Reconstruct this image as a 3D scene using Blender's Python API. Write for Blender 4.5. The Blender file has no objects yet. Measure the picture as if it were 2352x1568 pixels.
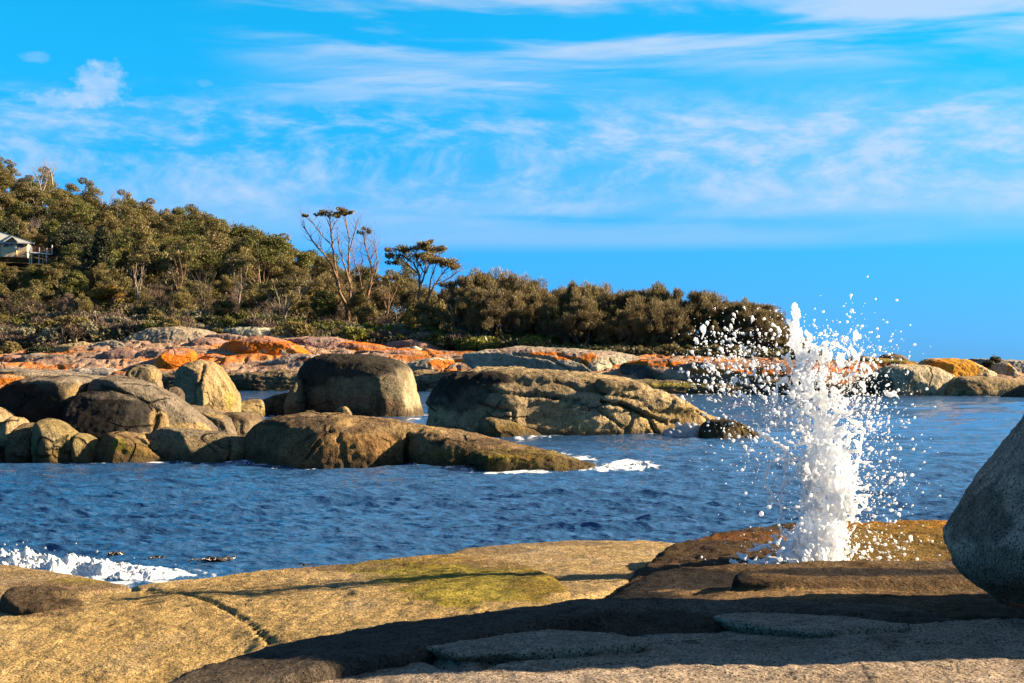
import bpy, bmesh, math, random
import numpy as np
from mathutils import Vector

# ------------------------------------------------------------------ camera, sky, sun, exposure
F, CX, HY, H = 3267.0, 1176.0, 835.0, 3.2      # focal length (px of a 2352 px wide frame), centre, horizon row, eye height
scene = bpy.context.scene
col = scene.collection
cam = bpy.data.cameras.new('camera')
cam.sensor_width = 36.0
cam.lens = F / 2352.0 * 36.0
cam.shift_y = (HY - 784.0) / 2352.0
cam.clip_start = 0.1
cam.clip_end = 60000.0
cam_o = bpy.data.objects.new('camera', cam)
col.objects.link(cam_o)
cam_o.location = (0, 0, H)
cam_o.rotation_euler = (math.radians(90), 0, 0)
scene.camera = cam_o

SUN_AZ, SUN_EL = math.radians(85.0), math.radians(23.0)   # azimuth clockwise from the view direction
sl = bpy.data.lights.new('sun', 'SUN')
sl.energy = 5.0
sl.angle = math.radians(0.53)
sl.color = (1.0, 0.80, 0.54)
so = bpy.data.objects.new('sun', sl)
col.objects.link(so)
sun_dir = Vector((math.sin(SUN_AZ) * math.cos(SUN_EL), math.cos(SUN_AZ) * math.cos(SUN_EL), math.sin(SUN_EL)))
so.rotation_euler = (-sun_dir).to_track_quat('-Z', 'Y').to_euler()
so.location = (60, 0, 60)

scene.view_settings.view_transform = 'Standard'
scene.view_settings.look = 'None'
scene.view_settings.gamma = 1.0
scene.view_settings.use_curve_mapping = False
scene.view_settings.exposure = 2.2
scene.cycles.use_denoising = True
scene.cycles.max_bounces = 6
scene.cycles.transparent_max_bounces = 8


class NT:
    """small helper for writing node trees"""
    def __init__(self, tree):
        self.t = tree
        self.n = tree.nodes
        self.n.clear()

    def node(self, kind, **kw):
        nd = self.n.new(kind)
        ins = kw.pop('ins', {})
        for k, v in kw.items():
            setattr(nd, k, v)
        for k, v in ins.items():
            self.set(nd.inputs[k], v)
        return nd

    def set(self, sock, v):
        if isinstance(v, bpy.types.NodeSocket):
            self.t.links.new(v, sock)
        else:
            sock.default_value = v

    def math(self, op, a, b=0.0, c=0.0, clamp=False):
        nd = self.n.new('ShaderNodeMath')
        nd.operation = op
        nd.use_clamp = clamp
        self.set(nd.inputs[0], a)
        self.set(nd.inputs[1], b)
        self.set(nd.inputs[2], c)
        return nd.outputs[0]

    def smooth(self, v, lo, hi, a=0.0, b=1.0):
        nd = self.n.new('ShaderNodeMapRange')
        nd.interpolation_type = 'SMOOTHSTEP'
        for i, x in enumerate((v, lo, hi, a, b)):
            self.set(nd.inputs[i], x)
        return nd.outputs[0]

    def mix(self, fac, a, b, blend='MIX'):
        nd = self.n.new('ShaderNodeMix')
        nd.data_type = 'RGBA'
        nd.blend_type = blend
        self.set(nd.inputs[0], fac)
        self.set(nd.inputs[6], a)
        self.set(nd.inputs[7], b)
        return nd.outputs[2]

    def noise(self, vec, scale, detail=4.0, rough=0.55, dist=0.0):
        nd = self.n.new('ShaderNodeTexNoise')
        if vec is not None:
            self.set(nd.inputs['Vector'], vec)
        self.set(nd.inputs['Scale'], scale)
        self.set(nd.inputs['Detail'], detail)
        self.set(nd.inputs['Roughness'], rough)
        self.set(nd.inputs['Distortion'], dist)
        return nd.outputs['Fac']

    def vmul(self, vec, s):
        nd = self.n.new('ShaderNodeVectorMath')
        nd.operation = 'MULTIPLY'
        self.set(nd.inputs[0], vec)
        nd.inputs[1].default_value = s
        return nd.outputs[0]

    def vadd(self, vec, s):
        nd = self.n.new('ShaderNodeVectorMath')
        nd.operation = 'ADD'
        self.set(nd.inputs[0], vec)
        self.set(nd.inputs[1], s)
        return nd.outputs[0]


def make_world():
    w = bpy.data.worlds.new('World')
    scene.world = w
    w.use_nodes = True
    t = NT(w.node_tree)
    sky = t.node('ShaderNodeTexSky', sky_type='NISHITA', sun_disc=False, sun_elevation=SUN_EL,
                 sun_rotation=SUN_AZ, altitude=0.0, air_density=1.0, dust_density=0.15, ozone_density=2.5)
    d = t.node('ShaderNodeTexCoord').outputs['Generated']
    sx = t.node('ShaderNodeSeparateXYZ', ins={0: d})
    x, y, z = sx.outputs
    hor = t.math('SQRT', t.math('ADD', t.math('MULTIPLY', x, x), t.math('MULTIPLY', y, y)))
    el = t.math('DIVIDE', z, t.math('MAXIMUM', hor, 0.02))        # tangent of the elevation
    az = t.math('ARCTAN2', x, y)
    tint = t.mix(t.smooth(el, -0.02, 0.27), (0.085, 0.325, 0.98, 1.0), (0.030, 0.74, 0.97, 1.0))
    tint = t.mix(t.smooth(el, 0.27, 0.8), tint, (0.38, 0.47, 0.60, 1.0))  # overhead, out of view: tint chosen as fill light for shaded stone
    base = t.mix(1.0, sky.outputs[0], tint, 'MULTIPLY')
    # stretched, warped noise: long thin streaks
    v1 = t.vmul(d, (1.0, 1.0, 7.5))
    warp = t.node('ShaderNodeTexNoise', ins={'Vector': v1, 'Scale': 2.0, 'Detail': 3.0}).outputs['Color']
    v1w = t.vadd(v1, t.vmul(warp, (0.35, 0.35, 0.5)))
    streak = t.noise(v1w, 4.2, 7.0, 0.56)
    v2 = t.vmul(d, (1.0, 1.0, 2.6))
    v2w = t.vadd(v2, t.vmul(warp, (0.10, 0.10, 0.16)))
    puff = t.noise(v2w, 30.0, 8.0, 0.62)
    soft = t.noise(v1w, 2.1, 3.0, 0.5)
    # elevation bands: mottled deck, streak deck above it, clear strip over the horizon
    deck = t.math('MULTIPLY', t.smooth(el, 0.085, 0.135), t.smooth(el, 0.20, 0.165))
    high = t.math('MULTIPLY', t.smooth(el, 0.185, 0.225), t.smooth(el, 4.0, 1.5))
    left_clear = t.smooth(az, -0.24, -0.10)
    c_deck = t.math('MULTIPLY', t.smooth(t.math('ADD', t.math('MULTIPLY', puff, 0.75), t.math('MULTIPLY', soft, 0.25)), 0.38, 0.74), deck)
    c_base = t.math('MULTIPLY', t.smooth(soft, 0.36, 0.58), t.math('MULTIPLY', deck, 0.30))
    c_high = t.math('MULTIPLY', t.smooth(streak, 0.40, 0.62), t.math('MULTIPLY', high, left_clear))
    c_mid = t.math('MULTIPLY', t.smooth(streak, 0.53, 0.66), t.math('MULTIPLY', t.smooth(el, 0.17, 0.20), 0.8))
    low = t.math('MULTIPLY', t.smooth(el, 0.076, 0.088), t.smooth(el, 0.135, 0.105))
    c_low = t.math('MULTIPLY', t.smooth(soft, 0.38, 0.56), t.math('MULTIPLY', low, 0.40))
    tot = t.math('ADD', t.math('ADD', c_deck, c_base), t.math('ADD', t.math('MAXIMUM', c_high, t.math('MULTIPLY', c_mid, left_clear)), c_low))
    # one small lone cumulus
    edge = t.math('MULTIPLY', t.math('SUBTRACT', t.noise(t.vmul(d, (1.0, 1.0, 1.6)), 70.0, 6.0, 0.6), 0.5), 2.4)

    def blob(a0, e0, ra, re):
        q1 = t.math('DIVIDE', t.math('SUBTRACT', az, a0), ra)
        q2 = t.math('DIVIDE', t.math('SUBTRACT', el, e0), re)
        r = t.math('SQRT', t.math('ADD', t.math('MULTIPLY', q1, q1), t.math('MULTIPLY', q2, q2)))
        r = t.math('ADD', r, edge)
        return t.smooth(r, 1.25, 0.45)
    b = t.math('MAXIMUM', blob(-0.2815, 0.189, 0.0165, 0.0165), blob(-0.303, 0.177, 0.026, 0.0068))
    b = t.math('MAXIMUM', b, t.math('MULTIPLY', blob(-0.323, 0.204, 0.010, 0.0035), 0.32))
    b = t.math('MAXIMUM', b, t.math('MULTIPLY', blob(-0.2125, 0.193, 0.006, 0.0035), 0.3))
    b = t.math('MULTIPLY', b, t.math('MULTIPLY_ADD', t.noise(t.vmul(d, (1.0, 1.0, 1.8)), 45.0, 6.0, 0.6), 1.5, -0.12))
    tot = t.math('MINIMUM', t.math('MAXIMUM', tot, b), 1.0)
    cloud = (2.9, 3.35, 4.1, 1.0)
    fin = t.mix(t.math('MULTIPLY', tot, 0.70), base, cloud)
    bg = t.node('ShaderNodeBackground', ins={'Color': fin, 'Strength': 0.05})
    out = t.node('ShaderNodeOutputWorld')
    t.t.links.new(bg.outputs[0], out.inputs[0])


make_world()

# ------------------------------------------------------------------ general helpers
rnd = random.Random(7)
RNG = np.random.default_rng(11)


def P(px, py, Y):
    return ((px - CX) * Y / F, Y, H - (py - HY) * Y / F)


def PX(co):
    Y = np.maximum(co[:, 1], 0.5)
    return CX + co[:, 0] / Y * F, HY - (co[:, 2] - H) / Y * F


def WY(py):
    return H * F / (py - HY)


_perm = np.random.default_rng(5).permutation(256)
_perm = np.concatenate([_perm, _perm]).astype(np.int64)
_grad = np.random.default_rng(6).normal(size=(256, 3))
_grad /= np.linalg.norm(_grad, axis=1)[:, None]


def perlin(p):
    i = np.floor(p).astype(np.int64)
    f = p - i
    u = f * f * f * (f * (f * 6 - 15) + 10)
    i &= 255
    out = 0.0
    for dx in (0, 1):
        wx = u[:, 0] if dx else 1 - u[:, 0]
        for dy in (0, 1):
            wy = u[:, 1] if dy else 1 - u[:, 1]
            for dz in (0, 1):
                wz = u[:, 2] if dz else 1 - u[:, 2]
                h = _perm[_perm[_perm[(i[:, 0] + dx) & 255] + ((i[:, 1] + dy) & 255)] + ((i[:, 2] + dz) & 255)]
                g = _grad[h]
                out = out + wx * wy * wz * (g[:, 0] * (f[:, 0] - dx) + g[:, 1] * (f[:, 1] - dy) + g[:, 2] * (f[:, 2] - dz))
    return out * 1.5


def fbm(p, octs=4, gain=0.5):
    a, s, o = 1.0, 0.0, 0.0
    for k in range(octs):
        o = o + a * perlin(p * (2.03 ** k) + 17.3 * k)
        s += a
        a *= gain
    return o / s


def sstep(x, lo, hi):
    t = np.clip((x - lo) / (hi - lo), 0, 1)
    return t * t * (3 - 2 * t)


def tag(o, label=None, cat=None, group=None, kind=None):
    if label:
        o['label'] = label
    if cat:
        o['category'] = cat
    if group:
        o['group'] = group
    if kind:
        o['kind'] = kind
    return o


def empty(name, loc=(0, 0, 0), rz=0.0):
    o = bpy.data.objects.new(name, None)
    col.objects.link(o)
    o.location = loc
    o.rotation_euler = (0, 0, rz)
    return o


def new_mesh(name, verts, faces, smooth=True):
    me = bpy.data.meshes.new(name)
    me.from_pydata([tuple(v) for v in verts], [], [tuple(f) for f in faces])
    if smooth:
        me.polygons.foreach_set('use_smooth', np.ones(len(me.polygons), dtype=bool))
    me.update()
    return me


def quick_mesh(name, verts, quads, smooth=True):
    """numpy route: verts (n,3), quads (m,4)"""
    verts = np.asarray(verts, dtype=np.float32)
    quads = np.asarray(quads, dtype=np.int32)
    me = bpy.data.meshes.new(name)
    me.vertices.add(len(verts))
    me.vertices.foreach_set('co', verts.ravel())
    m, k = quads.shape
    me.loops.add(m * k)
    me.loops.foreach_set('vertex_index', quads.ravel())
    me.polygons.add(m)
    me.polygons.foreach_set('loop_start', np.arange(0, m * k, k, dtype=np.int32))
    me.polygons.foreach_set('loop_total', np.full(m, k, dtype=np.int32))
    me.polygons.foreach_set('use_smooth', np.full(m, smooth, dtype=bool))
    me.update(calc_edges=True)
    return me


def add_color(me, rgb, name='Col'):
    a = me.color_attributes.new(name, 'FLOAT_COLOR', 'POINT')
    arr = np.ones((len(rgb), 4), dtype=np.float32)
    arr[:, :3] = rgb
    a.data.foreach_set('color', arr.ravel())


def obj(name, me, mat=None, parent=None, loc=None):
    o = bpy.data.objects.new(name, me)
    col.objects.link(o)
    if mat:
        if len(me.materials) == 0:
            me.materials.append(mat)
    if parent:
        o.parent = parent
    if loc is not None:
        o.location = loc
    return o


def get_co(me):
    a = np.empty(len(me.vertices) * 3, dtype=np.float32)
    me.vertices.foreach_get('co', a)
    return a.reshape(-1, 3).astype(np.float64)


def get_no(me):
    a = np.empty(len(me.vertices) * 3, dtype=np.float32)
    me.vertex_normals.foreach_get('vector', a)
    return a.reshape(-1, 3).astype(np.float64)


def set_co(me, co):
    me.vertices.foreach_set('co', co.astype(np.float32).ravel())
    me.update()


def voxelize(me, voxel):
    o = bpy.data.objects.new('tmp', me)
    col.objects.link(o)
    m = o.modifiers.new('r', 'REMESH')
    m.mode = 'VOXEL'
    m.voxel_size = voxel
    m.use_smooth_shade = True
    dg = bpy.context.evaluated_depsgraph_get()
    out = bpy.data.meshes.new_from_object(o.evaluated_get(dg))
    bpy.data.objects.remove(o)
    bpy.data.meshes.remove(me)
    return out


def laplace(me, iters, lam=0.5):
    co = get_co(me)
    e = np.empty(len(me.edges) * 2, dtype=np.int32)
    me.edges.foreach_get('vertices', e)
    e = e.reshape(-1, 2)
    n = len(co)
    deg = np.bincount(e.ravel(), minlength=n).astype(np.float64)
    deg[deg == 0] = 1
    for _ in range(iters):
        acc = np.zeros_like(co)
        for k in range(3):
            acc[:, k] = np.bincount(e[:, 0], co[e[:, 1], k], n) + np.bincount(e[:, 1], co[e[:, 0], k], n)
        co = co + lam * (acc / deg[:, None] - co)
    set_co(me, co)


def seg_dist(px, py, line):
    d = np.full(px.shape, 1e9)
    for (ax, ay), (bx, by) in zip(line[:-1], line[1:]):
        vx, vy = bx - ax, by - ay
        t = np.clip(((px - ax) * vx + (py - ay) * vy) / (vx * vx + vy * vy + 1e-9), 0, 1)
        d = np.minimum(d, np.hypot(px - ax - t * vx, py - ay - t * vy))
    return d


# ------------------------------------------------------------------ materials
ALB = 0.5      # swatches below are written as seen in full sun; this brings them to real-world albedo


def mat_new(name):
    m = bpy.data.materials.new(name)
    m.use_nodes = True
    return m, NT(m.node_tree)


def mat_plain(name, rgb, rough=0.6, spec=0.3, var=0.15, scale=6.0):
    m, t = mat_new(name)
    pos = t.node('ShaderNodeNewGeometry').outputs['Position']
    n = t.noise(pos, scale, 3.0)
    rgb = tuple(x * ALB * 1.1 for x in rgb)
    c = t.mix(n, tuple(x * (1 - var) for x in rgb) + (1,), tuple(min(1, x * (1 + var)) for x in rgb) + (1,))
    b = t.node('ShaderNodeBsdfPrincipled', ins={'Base Color': c, 'Roughness': rough, 'Specular IOR Level': spec})
    o = t.node('ShaderNodeOutputMaterial')
    t.t.links.new(b.outputs[0], o.inputs[0])
    return m


def mat_granite(name, grain, bump, grain_dist, speck=0.5, stain=0.6, fleck=0.0, crack=0.75, mica=(0.58, 0.66, 0.7)):
    """colour comes from the stone's own mineral / lichen colour attribute; grain and pits are added here"""
    m, t = mat_new(name)
    pos = t.node('ShaderNodeNewGeometry').outputs['Position']
    vc = t.node('ShaderNodeVertexColor', layer_name='Col').outputs['Color']
    n1 = t.noise(pos, grain, 5.0, 0.7)
    n2 = t.noise(pos, grain * 0.22, 4.0, 0.6)
    n3 = t.noise(pos, grain * 0.05, 3.0, 0.6)
    k = t.math('MULTIPLY_ADD', t.math('SUBTRACT', n1, 0.5), 2.2 * speck, 1.0)
    k = t.math('MULTIPLY', k, t.math('MULTIPLY_ADD', t.math('SUBTRACT', n2, 0.5), 1.5 * speck, 1.0))
    k = t.math('MULTIPLY', k, t.math('MULTIPLY_ADD', t.math('SUBTRACT', n3, 0.5), 0.8 * speck, 1.0))
    comb = t.node('ShaderNodeCombineColor', ins={0: k, 1: k, 2: k}).outputs[0]
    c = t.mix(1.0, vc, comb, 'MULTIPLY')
    # dark mica flecks
    fl = t.smooth(t.noise(pos, grain * 1.7, 2.0, 0.5), mica[0], mica[1])
    c = t.mix(t.math('MULTIPLY', fl, mica[2]), c, (0.020, 0.015, 0.010, 1))
    st = t.noise(t.vmul(pos, (1.0, 1.0, 0.55)), grain * 0.085, 9.0, 0.72, 0.4)
    c = t.mix(t.math('MULTIPLY', t.smooth(st, 0.53, 0.66), stain), c, t.mix(1.0, c, (0.26, 0.235, 0.22, 1), 'MULTIPLY'))
    if fleck > 0:
        fw = t.smooth(t.noise(t.vadd(pos, (7.1, 3.3, 9.2)), grain * 1.3, 2.0, 0.5), 0.64, 0.72)
        c = t.mix(t.math('MULTIPLY', fw, fleck), c, t.mix(1.0, c, (2.6, 2.6, 2.6, 1), 'MULTIPLY'))
    wv = t.vadd(pos, t.vmul(t.node('ShaderNodeTexNoise', ins={'Vector': pos, 'Scale': grain * 0.10, 'Detail': 4.0}).outputs['Color'], (4.0 / grain,) * 3))
    vor = t.node('ShaderNodeTexVoronoi', feature='DISTANCE_TO_EDGE', ins={'Vector': t.vmul(wv, (1.0, 1.0, 1.5)), 'Scale': grain * 0.055}).outputs['Distance']
    gate = t.smooth(t.noise(t.vadd(pos, (31.0, 5.0, 2.0)), grain * 0.045, 3.0, 0.6), 0.50, 0.60)
    crk = t.math('MULTIPLY', t.smooth(vor, 0.035, 0.0), gate)
    c = t.mix(t.math('MULTIPLY', crk, crack), c, (0.012, 0.009, 0.007, 1))
    hgt = t.math('ADD', t.math('MULTIPLY', n1, 0.45), t.math('ADD', t.math('MULTIPLY', n2, 1.1), t.math('MULTIPLY', n3, 2.0)))
    hgt = t.math('SUBTRACT', hgt, t.math('MULTIPLY', crk, crack))
    bp = t.node('ShaderNodeBump', ins={'Strength': bump, 'Distance': grain_dist, 'Height': hgt})
    rough = 0.85
    b = t.node('ShaderNodeBsdfPrincipled', ins={'Base Color': c, 'Roughness': rough, 'Specular IOR Level': 0.04,
                                                 'Normal': bp.outputs[0]})
    o = t.node('ShaderNodeOutputMaterial')
    t.t.links.new(b.outputs[0], o.inputs[0])
    return m


M_FAR = mat_granite('granite_shore', 3.6, 1.0, 0.34, 0.75, 0.5, crack=0.5)
M_MID = mat_granite('granite_bay', 9.0, 1.0, 0.24, 0.80, 0.65, crack=0.6)
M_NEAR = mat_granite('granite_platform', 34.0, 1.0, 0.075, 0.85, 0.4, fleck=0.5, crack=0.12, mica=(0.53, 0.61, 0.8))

TAN = (0.58, 0.395, 0.165)
TAN2 = (0.48, 0.33, 0.145)
GREYTAN = (0.30, 0.235, 0.165)
BROWN = (0.20, 0.125, 0.075)
DARK = (0.055, 0.045, 0.038)
BLACK = (0.03, 0.027, 0.025)
MAUVE = (0.36, 0.215, 0.165)
PALE = (0.56, 0.45, 0.31)
LIME = (0.56, 0.52, 0.36)
ORANGE = (0.74, 0.205, 0.022)
RUST = (0.30, 0.085, 0.028)
YELLOW = (0.60, 0.27, 0.02)
MOSS = (0.36, 0.29, 0.04)
GREY = (0.33, 0.265, 0.195)
TIDE = (0.115, 0.080, 0.045)
WEED = (0.25, 0.155, 0.03)


def stone_colour(co, no, base, layers, tide, seed, wl):
    px, py = PX(co)
    s = seed * 3.71
    n1 = fbm(co / wl + s, 4)
    n2 = fbm(co / (wl * 0.3) + s + 50, 3)
    c = np.array(base)[None, :] * (1.0 + 0.35 * n1 + 0.25 * n2)[:, None]
    # broad drift between a warmer and a greyer stone
    g = sstep(n1, -0.05, 0.45)[:, None] * 0.28
    c = c * (1 - g) + g * (c.mean(axis=1, keepdims=True) * np.array([1.02, 0.97, 0.9]) * 0.85)
    for lay in layers:
        colr, blobs, amt = lay[0], lay[1], lay[2]
        rough = lay[3] if len(lay) > 3 else 0.55
        m = np.full(len(co), -1.2)
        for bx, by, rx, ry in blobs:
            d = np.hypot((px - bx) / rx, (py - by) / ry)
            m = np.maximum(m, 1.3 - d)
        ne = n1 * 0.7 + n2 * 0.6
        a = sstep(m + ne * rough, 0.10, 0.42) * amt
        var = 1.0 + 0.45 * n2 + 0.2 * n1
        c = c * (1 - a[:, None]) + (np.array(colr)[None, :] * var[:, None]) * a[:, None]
    if tide is not None:
        lo, hi, tcol = tide
        a = 1 - sstep(co[:, 2] + 0.55 * (hi - lo) * (n1 + n2), lo, hi)
        a *= 0.85
        c = c * (1 - a[:, None]) + np.array(tcol)[None, :] * (1 + 0.4 * n2)[:, None] * a[:, None]
    return np.clip(c * ALB, 0.006, 0.6)


def hull_into(bm, pts):
    vs = [bm.verts.new(p) for p in pts]
    r = bmesh.ops.convex_hull(bm, input=vs, use_existing_faces=False)
    junk = [g for g in r['geom_interior'] if isinstance(g, bmesh.types.BMVert)]
    junk += [g for g in r['geom_unused'] if isinstance(g, bmesh.types.BMVert)]
    junk = list({g for g in junk if g.is_valid})
    if junk:
        bmesh.ops.delete(bm, geom=junk, context='VERTS')


def lump(outline, Yf, df, db, turn=0.0, base=-1.0, lean=0.0):
    """3-D points of one rounded stone: widest section along the outline at depth Yf+df,
    bulging df towards the viewer and db away; 'turn' swings the front face, base = level it is founded on"""
    Y0 = Yf + df
    o = np.array(outline, dtype=float)
    c = (o.min(0) + o.max(0)) / 2
    hw = (o[:, 0].max() - o[:, 0].min()) / 2
    pts = []
    for ins, dy in ((1.0, 0.0), (0.93, -0.45), (0.78, -0.80), (0.50, -1.0), (0.93, 0.45), (0.75, 0.8), (0.45, 1.0)):
        for q in o:
            x = c[0] + (q[0] - c[0]) * ins
            y = c[1] + (q[1] - c[1]) * ins
            nx = (x - c[0]) / hw
            d = dy * (df * (1 + turn * nx) if dy < 0 else db)
            X, _, Z = P(x, y, Y0)
            Z0 = P(x, c[1], Y0)[2]
            k = (Z - Z0)
            Yq = Y0 + d + lean * k
            pts.append((X, Yq, Z))
            if base is not None and y > c[1]:
                pts.append((X, Yq, base))
    return pts


ROCKS = []


def make_rock(name, label, cat, lumps, voxel, smooth=8, amp=0.10, wl=2.0, base_col=TAN, layers=(), tide=None,
              seed=0, mat=None, cracks=(), group=None, aniso=(1, 1, 1), ledge=0.0, kind=None, facets=0, grow_by=0.45, joints=0.75):
    bm = bmesh.new()
    for pts in lumps:
        hull_into(bm, pts)
    me = bpy.data.meshes.new(name)
    bm.to_mesh(me)
    bm.free()
    me = voxelize(me, voxel)
    laplace(me, max(2, int(smooth * 0.5)))
    co = get_co(me)
    no = get_no(me)
    co += no * voxel * grow_by
    if facets:      # flat joint faces split off the rounded stone
        g = np.random.default_rng(1000 + seed)
        for k in range(facets):
            n = g.normal(size=3)
            n[1] = -abs(n[1]) - 1.0
            n[2] = n[2] * .9 + .1
            n /= np.linalg.norm(n)
            pr = co @ n
            lo, hi = np.percentile(pr, 2), pr.max()
            ext = hi - lo
            h = hi - ext * g.uniform(.05, .13)
            co -= np.maximum(pr - h, 0)[:, None] * n[None] * .9
        set_co(me, co)
        laplace(me, 1)
        co = get_co(me)
        no = get_no(me)
    s = seed * 7.13
    an = np.array(aniso)
    d = amp * fbm(co * an / wl + s, 3) + amp * 0.45 * fbm(co * an / (wl * 0.33) + s + 9, 3)
    d += amp * 0.34 * fbm(co / (wl * 0.1) + s + 21, 2)
    d += amp * 0.30 * (0.25 - np.abs(fbm(co * an / (wl * 0.22) + s + 57, 2))) * 2
    # weathered joints: sharp valleys of a ridged noise
    r = np.abs(fbm(co * an / (wl * 0.9) + s + 33, 2))
    d -= amp * joints * np.exp(-(r / 0.03) ** 2) * sstep(fbm(co / (wl * 1.6) + s + 71, 2), -0.05, 0.2)
    if ledge > 0:
        q = co[:, 2] / ledge + 0.8 * fbm(co / (wl * 1.5) + s, 2)
        saw = q - np.floor(q)
        d += amp * 0.8 * (sstep(saw, 0.0, 0.25) - saw)
    if cracks:
        px, py = PX(co)
        wob = fbm(co / (wl * 0.3) + s, 2)
        for line, width, depth in cracks:
            dd = seg_dist(px + wob * width * 1.5, py + wob * width * 1.5, line)
            d -= depth * np.exp(-(dd / width) ** 2) * (no[:, 1] < 0.35)
    co = co + no * d[:, None]
    c0 = np.array([(co[:, 0].min() + co[:, 0].max()) / 2, (co[:, 1].min() + co[:, 1].max()) / 2, max(co[:, 2].min(), -2)])
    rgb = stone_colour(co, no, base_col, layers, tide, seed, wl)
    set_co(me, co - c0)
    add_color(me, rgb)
    me.polygons.foreach_set('use_smooth', np.ones(len(me.polygons), dtype=bool))
    o = obj(name, me, mat or M_MID, loc=tuple(c0))
    tag(o, label, cat, group, kind)
    ROCKS.append(o)
    return o

# ------------------------------------------------------------------ sea
FOAM = [  # (px, py, rx, ry, strength): where the swell breaks white against the stones
    (640, 948, 110, 5, 1.0), (720, 950, 60, 4, 0.9), (870, 955, 70, 4, 0.8), (950, 962, 40, 4, 0.5),
    (1180, 1004, 60, 4, 0.5), (1300, 1002, 60, 3, 0.45), (1450, 1000, 60, 3, 0.45), (1590, 997, 40, 6, 0.9), (1700, 1002, 40, 3, 0.5),
    (1450, 1072, 75, 11, 1.25), (1340, 1056, 60, 9, 0.8), (1280, 1042, 55, 6, 0.7), (1380, 1082, 40, 5, 0.9),
    (1000, 1066, 80, 4, 0.9), (1040, 1068, 50, 5, 0.9), (1180, 1083, 110, 3.5, 0.95), (900, 1062, 60, 3, 0.4), (1240, 1090, 50, 4, 0.7),
    (560, 1058, 60, 3, 0.7), (480, 1060, 50, 3, 0.6), (350, 1064, 60, 3, 0.6), (200, 1064, 60, 3, 0.5), (370, 895, 12, 4, 0.9),
    (960, 895, 20, 4, 0.8), (1520, 905, 60, 3, 0.6), (1620, 905, 60, 3, 0.5),
    (210, 1325, 290, 26, 1.1), (520, 1322, 90, 8, 0.35), (120, 1290, 120, 14, 0.6),
]


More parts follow.
